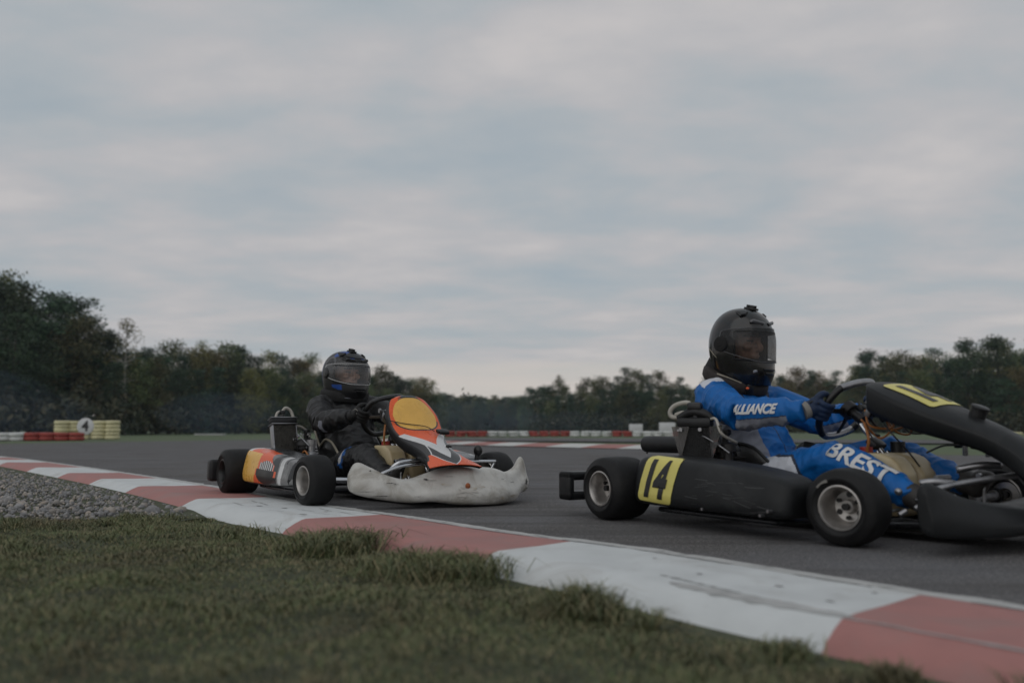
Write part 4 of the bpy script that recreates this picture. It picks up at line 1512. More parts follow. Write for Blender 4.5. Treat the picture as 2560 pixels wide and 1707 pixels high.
def build_kart(key, label):
    loc, rz = KPOSE[key]
    root = empty('go_kart', loc, rz)
    tag(root, label, 'go-kart')
    L_ = key == 'L'
    FO, RO, WB = (0.6206, 0.7324, 1.0527) if L_ else (0.5429, 0.7021, 1.0623)
    FOF = 0.60 if L_ else 0.57
    a = WB / 2
    st = math.radians(6 if L_ else 10)
    Rf, Rr = 0.1285, 0.134
    rim = 'rim'
    wheel(root, 'front_wheel', a, -FO, 0.135, Rf, st, rim, -1, smear=not L_, hole_discs=not L_)
    wheel(root, 'front_wheel', a, FOF, 0.135, Rf, st, rim, 1)
    wheel(root, 'rear_wheel', -a, -RO, 0.205, Rr, 0, 'rimdark' if L_ else rim, -1)
    wheel(root, 'rear_wheel', -a, RO - 0.02, 0.205, Rr, 0, 'rimdark' if L_ else rim, 1)

    # chassis tubes
    mb = MB()
    for s in (-1, 1):
        mb.tube([(-0.68, s * 0.31, 0.062), (-0.2, s * 0.31, 0.045), (0.12, s * 0.27, 0.042), (0.42, s * 0.20, 0.045), (0.60, s * 0.16, 0.055), (0.74, s * 0.15, 0.06)], 0.015, 10, sm=6)
        mb.tube([(-0.30, s * 0.31, 0.05), (-0.30, s * 0.5, 0.055), (-0.26, s * 0.57, 0.06), (0.24, s * 0.57, 0.06), (0.28, s * 0.5, 0.055), (0.26, s * 0.25, 0.05)], 0.010, 8, sm=5)
    for x in (-0.62, -0.3, 0.3, 0.74):
        wy = 0.31 if x < 0 else (0.23 if x < 0.5 else 0.15)
        mb.cyl((x, -wy, 0.052), (x, wy, 0.052), 0.014, n=10)
    mb.tube([(0.74, -0.15, 0.06), (0.80, -0.14, 0.06), (0.83, 0, 0.06), (0.80, 0.14, 0.06), (0.74, 0.15, 0.06)], 0.010, 8, sm=6)
    mb.build('chassis_frame', 'frame', root, smooth=60)
    mb = MB()
    mb.loft([[(0.0, -0.24, z), (0.45, -0.19, z), (0.80, -0.14, z), (0.80, 0.14, z), (0.45, 0.19, z), (0.0, 0.24, z)] for z in (0.024, 0.028)])
    mb.build('floor_tray', 'darksteel', root, smooth=30)
    mb = MB()
    mb.cyl((-a, -RO + 0.06, Rr), (-a, RO - 0.08, Rr), 0.02, n=14)
    mb.lathe([(0.02, -0.006), (0.092, -0.006), (0.092, 0.006), (0.02, 0.006)], (-a, 0.16, Rr), 'y', 30)
    mb.lathe([(0.02, -0.005), (0.085, -0.005), (0.085, 0.005), (0.02, 0.005)], (-a, -0.28, Rr), 'y', 30)
    mb.build('rear_axle', 'steel', root, smooth=40)
    # stub axles and steering links
    for s, fo in ((-1, FO), (1, FOF)):
        mb = MB()
        yi = s * (fo - 0.135)
        mb.cyl((a, yi + s * 0.05, Rf), (a, s * 0.30, Rf - 0.01), 0.0155, n=14)
        mb.cyl((a, yi - s * 0.005, Rf), (a, yi - s * 0.02, Rf), 0.030, n=16, mi=1)
        mb.cyl((a, yi - s * 0.022, Rf), (a, yi - s * 0.034, Rf), 0.022, n=16)
        mb.rbox((a - 0.005, s * 0.29, Rf - 0.01), (0.035, 0.04, 0.09), 0.008)
        mb.tube([(a, s * 0.29, Rf - 0.02), (a - 0.05, s * 0.25, 0.07), (a - 0.1, s * 0.2, 0.05)], 0.012, 8)
        mb.cyl((a - 0.05, s * 0.29, Rf - 0.04), (0.47, s * 0.03, 0.10), 0.006, n=8)
        mb.build('stub_axle', ['chrome' if L_ else 'steel', 'copper' if L_ else 'darksteel'], root, smooth=40)
    # steering
    steering_wheel(root, math.radians(14 if L_ else 12), key)
    mb = MB()
    low = V(0.52, 0, 0.085)
    mb.cyl(low, SW_C - SW_N * 0.02, 0.010, n=12, mi=0)
    mb.cyl(SW_C - SW_N * 0.085, SW_C - SW_N * 0.03, 0.019, n=12, mi=1)
    mb.cyl(V(0.34, -0.03, 0.30), V(0.47, -0.06, 0.12), 0.009, n=10, mi=0)
    mb.cyl(V(0.34, 0.03, 0.30), V(0.47, 0.06, 0.12), 0.009, n=10, mi=0)
    mb.rbox(V(0.315, 0, 0.33), (0.05, 0.07, 0.03), 0.008, rot('Y', 0.7), mi=1)
    mb.build('steering_column', ['chrome', 'ink'], root, smooth=40)
    # wiring and display bracket behind the nose
    mb = MB()
    c = V(0.29, 0, 0.44)
    r = np.random.default_rng(9 if L_ else 5)
    for k in range(5):
        p0 = c + V(r.uniform(-.02, .05), r.uniform(-.07, .07), r.uniform(-.02, .05))
        mb.tube([p0, p0 + V(0.03, r.uniform(-.04, .04), -0.06), p0 + V(0.08, r.uniform(-.05, .05), -0.07), p0 + V(0.15, r.uniform(-.05, .05), -0.04 if not L_ else -0.13)], 0.0042, 6, sm=6)
    mb.tube([c + V(0.02, -0.06, -0.03), c + V(0.05, -0.08, -0.09), c + V(0.035, -0.07, -0.14), c + V(0.05, -0.05, -0.15)], 0.006, 8, sm=6)
    mb.build('wiring', 'copper', root, smooth=180)
    mb = MB()
    if not L_:
        mb.tube([(0.48, -0.1, 0.42), (0.52, -0.1, 0.375), (0.58, -0.1, 0.372), (0.64, -0.1, 0.39)], 0.0035, 6, sm=8)
        mb.tube([(0.42, -0.1, 0.405), (0.46, -0.1, 0.36), (0.49, -0.06, 0.30), (0.51, -0.03, 0.25)], 0.0035, 6, sm=8)
        mb.tube([(0.52, 0.0, 0.30), (0.58, 0.0, 0.325), (0.63, 0.0, 0.33)], 0.004, 6, sm=8)
        mb.cyl((0.63, 0.0, 0.33), (0.665, 0.0, 0.332), 0.012, n=10)
        mb.cyl((0.69, 0.0, 0.33), (0.715, 0.0, 0.325), 0.013, n=10)
    else:
        mb.tube([(0.44, -0.06, 0.40), (0.47, -0.06, 0.35), (0.5, -0.03, 0.33)], 0.0035, 6, sm=8)
    mb.tube([c + V(-0.05, 0.05, 0.0), c + V(0.0, 0.0, -0.06), c + V(0.06, -0.03, -0.08)], 0.006, 6, sm=6)
    mb.tube([c + V(-0.01, -0.05, 0.05), c + V(0.03, -0.06, 0.0), c + V(0.05, -0.02, -0.05)], 0.005, 6, sm=6)
    for k in range(7):     # clutter of brackets under the wheel
        p = c + V(r.uniform(-.03, .09), r.uniform(-.07, .07), r.uniform(-.05, .06))
        mb.rbox(p, r.uniform(0.012, 0.045, 3), 0.004, rot('Y', r.uniform(0, 3)))
    mb.build('cable', 'ink', root, smooth=60)
    mb = MB()
    mb.rbox(V(0.36, -0.10, 0.455), (0.05, 0.006, 0.024), 0.003, rot('Y', -0.95))
    mb.cyl(V(0.385, -0.125, 0.487), V(0.385, -0.135, 0.487), 0.013, n=12)
    mb.build('nose_bracket', 'steel', root, smooth=40)
    fuel_tank(root)
    seat_mesh(root, key)
    engine_parts(root, key)
    radiator(root, key)
    # pedals
    for s in (-1, 1):
        mb = MB()
        mb.tube([(0.66, s * 0.13, 0.05), (0.65, s * 0.13, 0.13), (0.655, s * 0.13, 0.22)], 0.006, 8, sm=5)
        mb.cyl((0.655, s * 0.13 - 0.04, 0.22), (0.655, s * 0.13 + 0.04, 0.22), 0.009, n=10)
        mb.build('pedal', 'chrome' if L_ else 'steel', root, smooth=40)
    mb = MB()
    # exhaust header and silencer
    mb.tube([(-0.26, -0.33, 0.22), (-0.33, -0.32, 0.24), (-0.42, -0.24, 0.27), (-0.5, -0.2, 0.27)], [0.02, 0.024, 0.034, 0.03], 14, sm=6)
    mb.build('exhaust_pipe', 'rust', root, smooth=180)
    mb = MB()
    if not L_:
        y_, z_ = -0.30, 0.316
        prof = [(0.026, -0.655), (0.030, -0.683), (0.037, -0.683), (0.038, -0.672), (0.0375, -0.44), (0.034, -0.425), (0.0, -0.425)]
        mb.lathe(prof, (0, y_, z_), 'x', 28)
        mb.lathe([(0.026, -0.655), (0.0, -0.652)], (0, y_, z_), 'x', 28)
        mb.cyl((-0.672, y_ - 0.006, z_ - 0.037), (-0.672, y_ - 0.008, z_ - 0.044), 0.004, n=6)
    else:
        mb.lathe([(0.0, -0.80), (0.035, -0.80), (0.04, -0.78), (0.04, -0.55), (0.03, -0.52), (0.0, -0.52)], (0, 0.25, 0.22), 'x', 24)
    mb.build('silencer', 'blackplastic', root, smooth=50)
    if not L_:
        mb = MB()
        mb.tube([(-0.58, -0.36, 0.225), (-0.45, -0.38, 0.238), (-0.36, -0.40, 0.245), (-0.28, -0.38, 0.225)], [0.012, 0.014, 0.016, 0.014], 12, sm=6)
        mb.build('exhaust_pipe', 'rust', root, smooth=180)
        mb = MB()
        p = V(-0.31, -0.42, 0.26)
        mb.lathe([(0.0, 0.0), (0.014, 0.0), (0.016, -0.008), (0.006, -0.009), (0.006, -0.004), (0.0, -0.004)], p, 'y', 16)
        mb.rbox(p + V(0.0, 0.02, 0.03), (0.05, 0.03, 0.10), 0.01)
        mb.rbox((-0.45, -0.45, 0.235), (0.14, 0.05, 0.03), 0.01)
        mb.build('engine_mount', 'darksteel', root, smooth=40)
    # rear bumper
    mb = MB()
    RB = MB()
    xr = -0.775 if not L_ else -0.76
    ye = 0.715 if not L_ else 0.745
    RB.rbox((xr, 0, 0.133), (0.075, 2 * ye - 0.28, 0.13), 0.028, seg=3)
    for s in (-1, 1):
        if L_:
            RB.rbox((xr, s * (ye - 0.08), 0.133), (0.085, 0.17, 0.135), 0.02, seg=3)
        else:
            RB.rbox((xr, s * (ye - 0.085), 0.176), (0.085, 0.17, 0.038), 0.014, seg=3)
            RB.rbox((xr, s * (ye - 0.085), 0.088), (0.085, 0.17, 0.038), 0.014, seg=3)
            RB.rbox((xr, s * (ye - 0.018), 0.132), (0.085, 0.036, 0.126), 0.014, seg=3)
            RB.rbox((xr, s * (ye - 0.155), 0.132), (0.08, 0.03, 0.11), 0.012, seg=3)
    RB.build('rear_bumper', 'blackplastic', root, smooth=40)
    mb = MB()
    for s in (-1, 1):
        mb.tube([(-0.65, s * 0.31, 0.062), (-0.72, s * 0.3, 0.09), (xr, s * 0.3, 0.12)], 0.011, 8, sm=4)
    mb.build('bumper_bracket', 'steel', root, smooth=60)

    # side pods
    if L_:
        secs = [(-0.385, 0.274, 0.075, 0.645, 0.42), (-0.30, 0.275, 0.072, 0.655, 0.41), (-0.10, 0.262, 0.072, 0.65, 0.40), (0.10, 0.245, 0.075, 0.64, 0.40), (0.28, 0.225, 0.08, 0.615, 0.40), (0.37, 0.21, 0.09, 0.585, 0.41)]
    else:
        secs = [(-0.385, 0.27, 0.08, 0.635, 0.42), (-0.30, 0.277, 0.078, 0.645, 0.41), (-0.10, 0.270, 0.076, 0.645, 0.40), (0.10, 0.256, 0.075, 0.64, 0.40), (0.24, 0.238, 0.074, 0.632, 0.40), (0.33, 0.218, 0.074, 0.62, 0.41), (0.385, 0.196, 0.076, 0.60, 0.43)]
    for s in (-1, 1):
        A = pod_mesh(s, secs, U=240 if L_ else 90, Wn=110 if L_ else 44)
        mb = MB()
        mb.loft(A)
        me = mb.mesh('side_pod')
        if L_:
            mats = ['stickergrey', 'amber', 'orange', 'stickerwhite', 'ink', 'blackplastic', 'smear']
            cen = np.array([p.center[:] for p in me.polygons])
            nr = np.array([p.normal[:] for p in me.polygons])
            x, y, z = cen.T
            zt = np.interp(x, [q[0] for q in secs], [q[1] for q in secs])
            zb = np.interp(x, [q[0] for q in secs], [q[2] for q in secs])
            v = (z - zb) / (zt - zb)
            o = np.full(len(x), 0)
            outer = (np.abs(y) > 0.52)
            slope = -0.155 + 0.07 * v
            o[outer & (x < slope)] = 1
            orange = outer & (x >= slope) & (x < 0.085 + 0.19 * (0.85 - v) * (v > 0.3) - 0.25 * np.clip(0.3 - v, 0, 1))
            o[orange] = 2
            o[outer & (x >= slope) & (x < slope + 0.03 * (1 - v)) & (v > 0.5)] = 1
            white = outer & (x > 0.09 + 0.24 * (0.85 - v))
            nzv = np.array([noise.noise(Vector((p[0] * 16, p[2] * 5, 1.0))) for p in cen])
            o[white] = np.where(nzv[white] > 0.16, 6, 0)
            o[outer & (x > 0.16) & (nzv > -0.05)] = 6
            o[outer & (x > 0.20) & (nzv > 0.22)] = 3
            oval = outer & (((x - 0.035) / (0.125 + 0.02 * (v < .5))) ** 2 + ((v - 0.42) / 0.36) ** 2 < 1) & (x - 0.035 < 0.16 - 0.12 * v)
            o[oval] = 4
            bars = oval & (v > 0.52) & (np.mod(x * 38 + v * 1.0, 1) < 0.55)
            o[bars] = 3
            line = oval & (np.abs(v - 0.47) < 0.022)
            o[line & (np.mod(x * 22, 1) < 0.7)] = 3
            o[(v < 0.07)] = 5
            o[(nr[:, 2] > 0.75) & (x < 0.05) & (np.abs(y) > 0.55)] = 2
            o[(nr[:, 2] > 0.75) & (x < -0.28) & (np.abs(y) > 0.55)] = 3
            o[(nr[:, 2] > 0.75) & (np.abs(y) <= 0.55)] = 0
            me.polygons.foreach_set('material_index', o.astype(np.int32))
            pod = finish('side_pod', me, mats, root, 50)
        else:
            pod = finish('side_pod', me, 'greyplastic', root, 50)
            if s < 0 or True:
                bv = bvh_of(me)
                pl = MB()
                d = (0, -s * 1.0, 0)
                # parallelogram plate leaning forward
                oo = V(-0.222, s * 0.9, 0.186)
                ux, uy = V(1, 0, -0.05) * (1 if s < 0 else 1), V(0.22, 0, 1.0)
                vs, fs = round_sheet(36, 36, 0.196, 0.182, 0.02)
                pl.add(*wrap(vs, fs, bv, oo, ux, uy, d, 0.0025))
                tx_, tf = text_mesh('14', bold=0.055, maxedge=0.09)
                tx_ = tx_ - V((tx_[:, 0].max() + tx_[:, 0].min()) / 2, (tx_[:, 1].max() + tx_[:, 1].min()) / 2, 0)
                tx_ = tx_ * V(0.118 / np.ptp(tx_[:, 0]), 0.15 / np.ptp(tx_[:, 1]), 1)
                if s > 0:
                    tx_[:, 0] *= -1
                plate = pl.build('number_plate', 'paleyellow', root, smooth=180)
                sm_ = MB()
                rr_ = np.random.default_rng(3)
                for q in range(22):
                    vs, fs = sheet(14, 2)
                    vs = vs * V(rr_.uniform(0.02, 0.10), rr_.uniform(0.0008, 0.0022), 1)
                    vs[:, 1] += rr_.uniform(-.15, .15) * vs[:, 0] + 1.2 * vs[:, 0] ** 2 * rr_.uniform(-1, 1)
                    sm_.add(*wrap(vs, fs, bv, V(rr_.uniform(-0.05, 0.33), s * 0.9, rr_.uniform(0.085, 0.20)), V(1, 0, rr_.uniform(-.2, .2)), V(0, 0, 1), d, 0.0012))
                for q in ((0.335, 0.105), (0.30, 0.088), (0.02, 0.088)):
                    sm_.cyl(V(q[0], s * 0.60, q[1]), V(q[0], s * 0.645, q[1]), 0.0055, n=10, mi=1)
                sm_.build('pod_scratch', ['scratchgrey', 'steel'], pod, smooth=60)
                tm = MB()
                tm.add(*wrap(tx_, tf, bv, oo, ux, uy, d, 0.0045))
                tm.build('race_number', 'ink', plate, smooth=180)
    # front fairing
    if L_:
        ys = np.array([-0.515, -0.48, -0.42, -0.34, -0.24, -0.12, 0.0, 0.12, 0.24, 0.34, 0.42, 0.48, 0.515])
        xf = np.array([0.83, 0.855, 0.885, 0.92, 0.955, 0.985, 1.03, 1.045, 1.03, 0.98, 0.91, 0.87, 0.845])
        zt = np.array([0.170, 0.225, 0.200, 0.160, 0.138, 0.160, 0.192, 0.190, 0.185, 0.160, 0.180, 0.235, 0.19])
        zb = np.array([0.078, 0.066, 0.052, 0.038, 0.028, 0.026, 0.008, 0.004, 0.004, 0.014, 0.044, 0.046, 0.06])
        dp = np.array([0.06, 0.07, 0.08, 0.10, 0.14, 0.20, 0.24, 0.25, 0.22, 0.15, 0.09, 0.07, 0.06])
        ys = ys + 0.03
        A = bumper_mesh(ys, xf, zt, zb, dp, 0.035, 0.7)
        # dents and waves of a well used fairing
        for i in range(A.shape[0]):
            for j in range(A.shape[1]):
                p = A[i, j]
                n_ = noise.noise(Vector(p * 7)) * 0.005 + noise.noise(Vector(p * 26)) * 0.0012
                A[i, j] += V(n_, 0, n_ * 0.7)
        # dent round the middle bolt
        for i in range(A.shape[0]):
            for j in range(A.shape[1]):
                q = ((A[i, j, 1] - 0.06) / 0.07) ** 2 + ((A[i, j, 2] - 0.105) / 0.03) ** 2
                if A[i, j, 0] > 0.97:
                    A[i, j, 0] -= 0.016 * math.exp(-q)
        mb = MB()
        mb.loft(A)
        fb = mb.build('front_fairing', 'whiteworn', root, smooth=60)
        sub = fb.modifiers.new('sub', 'SUBSURF')
        sub.levels = sub.render_levels = 1
        bv = bvh_of(fb.data)
        # dirt, scrapes and the rusty bolt
        for nm, spec, m_ in (('dirt_patch', [(0.05, 0.085, 0.13, 0.045), (0.01, 0.055, 0.06, 0.03), (0.22, 0.04, 0.13, 0.02), (0.33, 0.045, 0.09, 0.018), (-0.05, 0.11, 0.05, 0.02), (0.12, 0.10, 0.06, 0.02), (-0.08, 0.035, 0.07, 0.012)], M['dirt']),
                             ('scrape', [(-0.43, 0.088, 0.07, 0.0035), (-0.36, 0.066, 0.09, 0.003), (-0.31, 0.125, 0.05, 0.004), (-0.29, 0.118, 0.035, 0.0035), (-0.13, 0.138, 0.03, 0.009), (-0.105, 0.132, 0.06, 0.003), (0.50, 0.105, 0.03, 0.035), (-0.40, 0.185, 0.014, 0.007), (0.505, 0.07, 0.04, 0.005), (-0.39, 0.058, 0.09, 0.003), (0.28, 0.13, 0.03, 0.002), (0.36, 0.11, 0.05, 0.0025), (-0.2, 0.06, 0.06, 0.002), (-0.02, 0.15, 0.06, 0.002)], M['scuffblack'])):
            for cy_, cz_, wy_, hz_ in spec:
                dm = MB()
                vs, fs = sheet(26, 16)
                vs = vs.copy()
                for q in vs:
                    ang = math.atan2(q[1], q[0])
                    rr = max(abs(q[0]), abs(q[1])) * 2
                    k = (0.68 + 0.7 * noise.noise(Vector((math.cos(ang) * 2.6, math.sin(ang) * 2.6, cy_ * 40))) + 0.3 * noise.noise(Vector((math.cos(ang) * 6, math.sin(ang) * 6, cy_ * 40)))) * rr / 2
                    q[0], q[1] = math.cos(ang) * k * 2, math.sin(ang) * k * 2
                vs = vs * V(wy_ / 2, hz_ / 2, 1)
                dm.add(*wrap(vs, fs, bv, (1.6, cy_, cz_), V(0, 1, 0), V(0, 0, 1), (-1, 0, 0), 0.0016))
                dm.build(nm, m_, fb, smooth=180)
        mb = MB()
        mb.lathe([(0.0, 0.006), (0.012, 0.005), (0.015, 0.0), (0.0, 0.0)], (1.026, 0.055, 0.105), 'x', 18)
        mb.build('bolt', 'rustorange', fb, smooth=60)
    else:
        ys = np.array([-0.515, -0.48, -0.42, -0.34, -0.24, -0.12, 0.0, 0.12, 0.24, 0.34, 0.42, 0.48, 0.515])
        xf = np.array([0.845, 0.855, 0.875, 0.905, 0.945, 0.98, 1.0, 0.98, 0.945, 0.905, 0.875, 0.855, 0.845])
        zt = np.array([0.21, 0.222, 0.205, 0.178, 0.158, 0.145, 0.14, 0.145, 0.158, 0.178, 0.205, 0.222, 0.21])
        zb = np.array([0.062, 0.058, 0.052, 0.05, 0.056, 0.066, 0.07, 0.066, 0.056, 0.05, 0.052, 0.058, 0.062])
        dp = np.array([0.045, 0.06, 0.10, 0.15, 0.21, 0.25, 0.26, 0.25, 0.21, 0.15, 0.10, 0.06, 0.045])
        A = bumper_mesh(ys, xf, zt, zb, dp, 0.012, 0.93)
        mb = MB()
        mb.loft(A)
        fb = mb.build('front_fairing', 'greyplastic', root, smooth=60)
        sub = fb.modifiers.new('sub', 'SUBSURF')
        sub.levels = sub.render_levels = 1
    # fairing support bars
    mb = MB()
    if L_:
        mb.tube([(0.70, -0.335, 0.115), (0.745, -0.31, 0.150), (0.755, -0.20, 0.192), (0.76, -0.10, 0.205), (0.765, 0.05, 0.21), (0.765, 0.28, 0.212), (0.76, 0.39, 0.21)], 0.0095, 10, sm=6)
        mb.tube([(0.70, -0.225, 0.16), (0.735, -0.20, 0.205), (0.745, -0.14, 0.222), (0.75, 0.02, 0.228), (0.75, 0.2, 0.228)], 0.0115, 10, sm=6)
        mb.tube([(0.76, 0.385, 0.21), (0.755, 0.36, 0.16), (0.74, 0.33, 0.10)], 0.008, 8, sm=6)
        mb.cyl((0.765, -0.045, 0.205), (0.79, -0.045, 0.165), 0.008, n=10)
    else:
        mb.tube([(0.69, -0.33, 0.16), (0.72, -0.27, 0.19), (0.765, -0.16, 0.212), (0.82, -0.03, 0.228), (0.84, 0.05, 0.23), (0.80, 0.26, 0.21), (0.70, 0.33, 0.16)], 0.0105, 10, sm=6)
        mb.tube([(0.66, -0.27, 0.205), (0.70, -0.25, 0.212), (0.74, -0.2, 0.205)], 0.012, 10, sm=6)
        mb.tube([(0.66, -0.05, 0.245), (0.72, 0.0, 0.262), (0.76, 0.05, 0.262)], 0.013, 10, sm=6)
    mb.build('fairing_bar', 'chrome' if L_ else 'steel', root, smooth=180)
    mb = MB()
    if L_:
        # pivots and links seen through the gap above the fairing
        for k in range(8):
            p = V(0.70 + 0.03 * (k % 2), -0.30 + 0.028 * k, 0.095 + 0.012 * (k % 3))
            mb.cyl(p, p + V(0.01, 0.02, 0.012), 0.009, n=8)
    else:
        for k in range(6):
            p = V(0.62 + 0.025 * (k % 2), -0.33 + 0.05 * k, 0.10 + 0.02 * (k % 3))
            mb.cyl(p, p + V(0.012, 0.02, 0.014), 0.010, n=8)
        mb.ball((0.60, -0.30, 0.175), 0.013)
    mb.build('linkage', 'chrome' if L_ else 'steel', root, smooth=50)

    # nose panel
    if L_:
        sec = [(0.450, 0.572, 0.065, 0.008, 0.05), (0.474, 0.567, 0.100, 0.022, 0.06), (0.506, 0.532, 0.128, 0.028, 0.062), (0.555, 0.47, 0.151, 0.024, 0.062), (0.61, 0.408, 0.150, 0.030, 0.06), (0.67, 0.362, 0.130, 0.030, 0.06),
               (0.755, 0.325, 0.104, 0.028, 0.06), (0.84, 0.292, 0.097, 0.024, 0.06), (0.91, 0.262, 0.108, 0.022, 0.05), (0.97, 0.233, 0.138, 0.02, 0.025), (1.012, 0.212, 0.15, 0.016, 0.012)]
    else:
        sec = [(0.352, 0.560, 0.085, 0.006, 0.05), (0.372, 0.566, 0.125, 0.014, 0.07), (0.42, 0.556, 0.155, 0.024, 0.085), (0.52, 0.518, 0.168, 0.030, 0.085), (0.62, 0.473, 0.150, 0.032, 0.075), (0.71, 0.432, 0.115, 0.032, 0.065),
               (0.80, 0.390, 0.088, 0.028, 0.06), (0.89, 0.335, 0.082, 0.026, 0.06), (0.96, 0.272, 0.098, 0.024, 0.055), (1.01, 0.215, 0.15, 0.022, 0.03), (1.04, 0.175, 0.20, 0.02, 0.012)]
    Q, F, nrm, u = nose_surface(sec, U=161 if L_ else 57, nper=34 if L_ else 10)
    mb = MB()
    mb.grid(F)
    if L_:
        n_s = F.shape[0] - 1
        mi = []
        for i in range(n_s):
            s_ = (i + 0.5) / n_s
            for j in range(len(u) - 1):
                uu = (u[j] + u[j + 1]) / 2
                au = abs(uu)
                k = 2
                wy_ = np.interp(s_, [0.1, 0.2, 0.3, 0.38, 0.46], [0.60, 0.76, 0.84, 0.80, 0.62])
                e = (abs(s_ - 0.29) / 0.155) ** 3.2 + (au / wy_) ** 3.6
                e2 = (abs(s_ - 0.29) / 0.168) ** 3.2 + (au / (wy_ + 0.06)) ** 3.6
                if s_ < 0.13:
                    k = 0 if (au < 0.55 + 0.3 * math.sin(s_ * 60) * 0.3 or s_ < 0.035) else 2
                if au > 0.955:
                    k = 0
                if e < 1:
                    k = 1
                elif e2 < 1:
                    k = 0 if au < 0.6 or s_ > 0.35 else 2
                if s_ > 0.47:
                    # orange tongue, white V, charcoal sides
                    tong = 0.78 * (0.655 - s_) / 0.185
                    if au < tong:
                        k = 2
                    elif au < 0.95 * (0.90 - s_) / 0.40 * 1.0:
                        k = 3
                    else:
                        k = 0
                    if k == 2 and au > tong - 0.10 and s_ > 0.53:
                        k = 2
                    if k == 0 and abs(au - (0.55 + (s_ - 0.6) * 1.1)) < 0.03 and s_ < 0.80:
                        k = 3
                    if s_ > 0.775:
                        v = (1.0 - s_) / 0.225
                        lim = 0.80 * v
                        if au < lim - 0.055:
                            k = 3 if au < 0.5 * (0.86 - s_) / 0.14 else 0
                        elif au < lim:
                            k = 3
                        else:
                            k = 2
                        if au > 0.93 - (s_ < 0.83) * 0.0 and s_ < 0.86:
                            k = 0
                mi.append(k)
        mb.m = mi
    for s in (-1, 1):
        mb.grid(side_skirt(F, nrm, Q[:, 4], s, flare=-0.012), 4)
    mats = ['stickergrey', 'amber', 'orange', 'stickerwhite', 'blackplastic'] if L_ else ['greyplastic'] * 5
    no = mb.build('nose_panel', mats, root, smooth=60)
    so = no.modifiers.new('thick', 'SOLIDIFY')
    so.thickness = 0.004
    if L_:
        c = V(0.675, 0.11, 0.372)
        q = MB()
        q.rbox(c, (0.04, 0.06, 0.018), 0.006, rot('Y', 0.5))
        q.rbox(c + V(0.0, -0.03, 0.002), (0.03, 0.022, 0.016), 0.005, rot('Y', 0.5))
        q.tube([c + V(-.005, -0.05, 0.002), V(0.635, 0.02, 0.401), V(0.60, -0.08, 0.415), V(0.575, -0.155, 0.43), V(0.56, -0.168, 0.44)], 0.0022, 6, sm=8)
        q.build('timing_sensor', 'ink', no, smooth=40)
        q = MB()
        q.ball((0.832, 0.05, 0.298), (0.014, 0.012, 0.008))
        q.rbox((0.842, 0.058, 0.296), (0.016, 0.01, 0.01), 0.003)
        q.build('fastener', 'ink', no, smooth=60)
        q = MB()
        q.ball((0.74, 0.29, 0.27), (0.03, 0.022, 0.03))
        q.cyl((0.74, 0.29, 0.27), (0.73, 0.27, 0.10), 0.014, n=10)
        q.build('brake_reservoir', 'ink', root, smooth=60)
    else:
        c, ax = V(0.715, 0.0, 0.432), unit(V(0.42, 0, 0.9))
        q = MB()
        R = rot('Y', 0.42)
        A = []
        for r_, h_ in ((0.027, -0.010), (0.027, 0.024), (0.030, 0.027), (0.030, 0.033), (0.026, 0.036), (0.0, 0.036)):
            b = np.linspace(0, 2 * np.pi, 24, endpoint=False)
            A.append(np.stack([r_ * np.cos(b), r_ * np.sin(b), np.full(24, h_)], -1) @ R.T + c)
        q.grid(np.array(A), cv=True)
        q.build('nose_knob', 'ink', no, smooth=40)
        bv = bvh_of(no.data)
        pl = MB()
        oo, ux, uy, d = V(0.80, 0, 0.93), V(0, 1, 0), V(-0.905, 0, 0.42), V(-0.42, 0, -0.905)
        oo = V(0.525, 0.0, 0.515) - d * 0.4
        vs, fs = round_sheet(32, 32, 0.215, 0.215, 0.02)
        pl.add(*wrap(vs, fs, bv, oo, -ux, -uy * -1, d, 0.003))
        tx_, tf = text_mesh('14', bold=0.055, maxedge=0.09)
        tx_ = tx_ - V((tx_[:, 0].max() + tx_[:, 0].min()) / 2, (tx_[:, 1].max() + tx_[:, 1].min()) / 2, 0)
        tx_ = tx_ * V(0.135 / np.ptp(tx_[:, 0]), 0.16 / np.ptp(tx_[:, 1]), 1)
        plate = pl.build('number_plate', 'paleyellow', root, smooth=180)
        tm = MB()
        tm.add(*wrap(tx_, tf, bv, oo, ux, uy, d, 0.005))
        tm.build('race_number', 'ink', plate, smooth=180)
        q = MB()
        q.rbox((0.665, 0.0, 0.335), (0.012, 0.02, 0.085), 0.003)
        q.rbox((0.745, 0.0, 0.335), (0.012, 0.02, 0.09), 0.003)
        q.build('nose_stay', 'steel', no, smooth=40)
    return root


M['scratchgrey'] = mat('pale_scratch', (0.06, 0.06, 0.062), 0.6)
M['rustorange'] = mat('rusty_orange', (0.33, 0.10, 0.035), 0.7, var=0.3, vscale=60)
M['smear'] = mat('smeared_grey_sticker', (0.20, 0.20, 0.20), 0.4, var=0.3, vscale=20, col2=(0.1, 0.1, 0.1), cfac=(0.5, 0.7))
M['dirt'] = mat('brown_dirt', (0.36, 0.31, 0.235), 0.8, var=0.3, vscale=30, col2=(0.45, 0.43, 0.395), cfac=(0.40, 0.53))
M['scuffblack'] = mat('black_scrape', (0.05, 0.047, 0.045), 0.7, var=0.5, vscale=60)
kart_l = build_kart('L', 'go-kart with orange and amber nose, amber side pod and battered white front fairing')
kart_r = build_kart('R', 'all black go-kart with yellow number 14 plates')

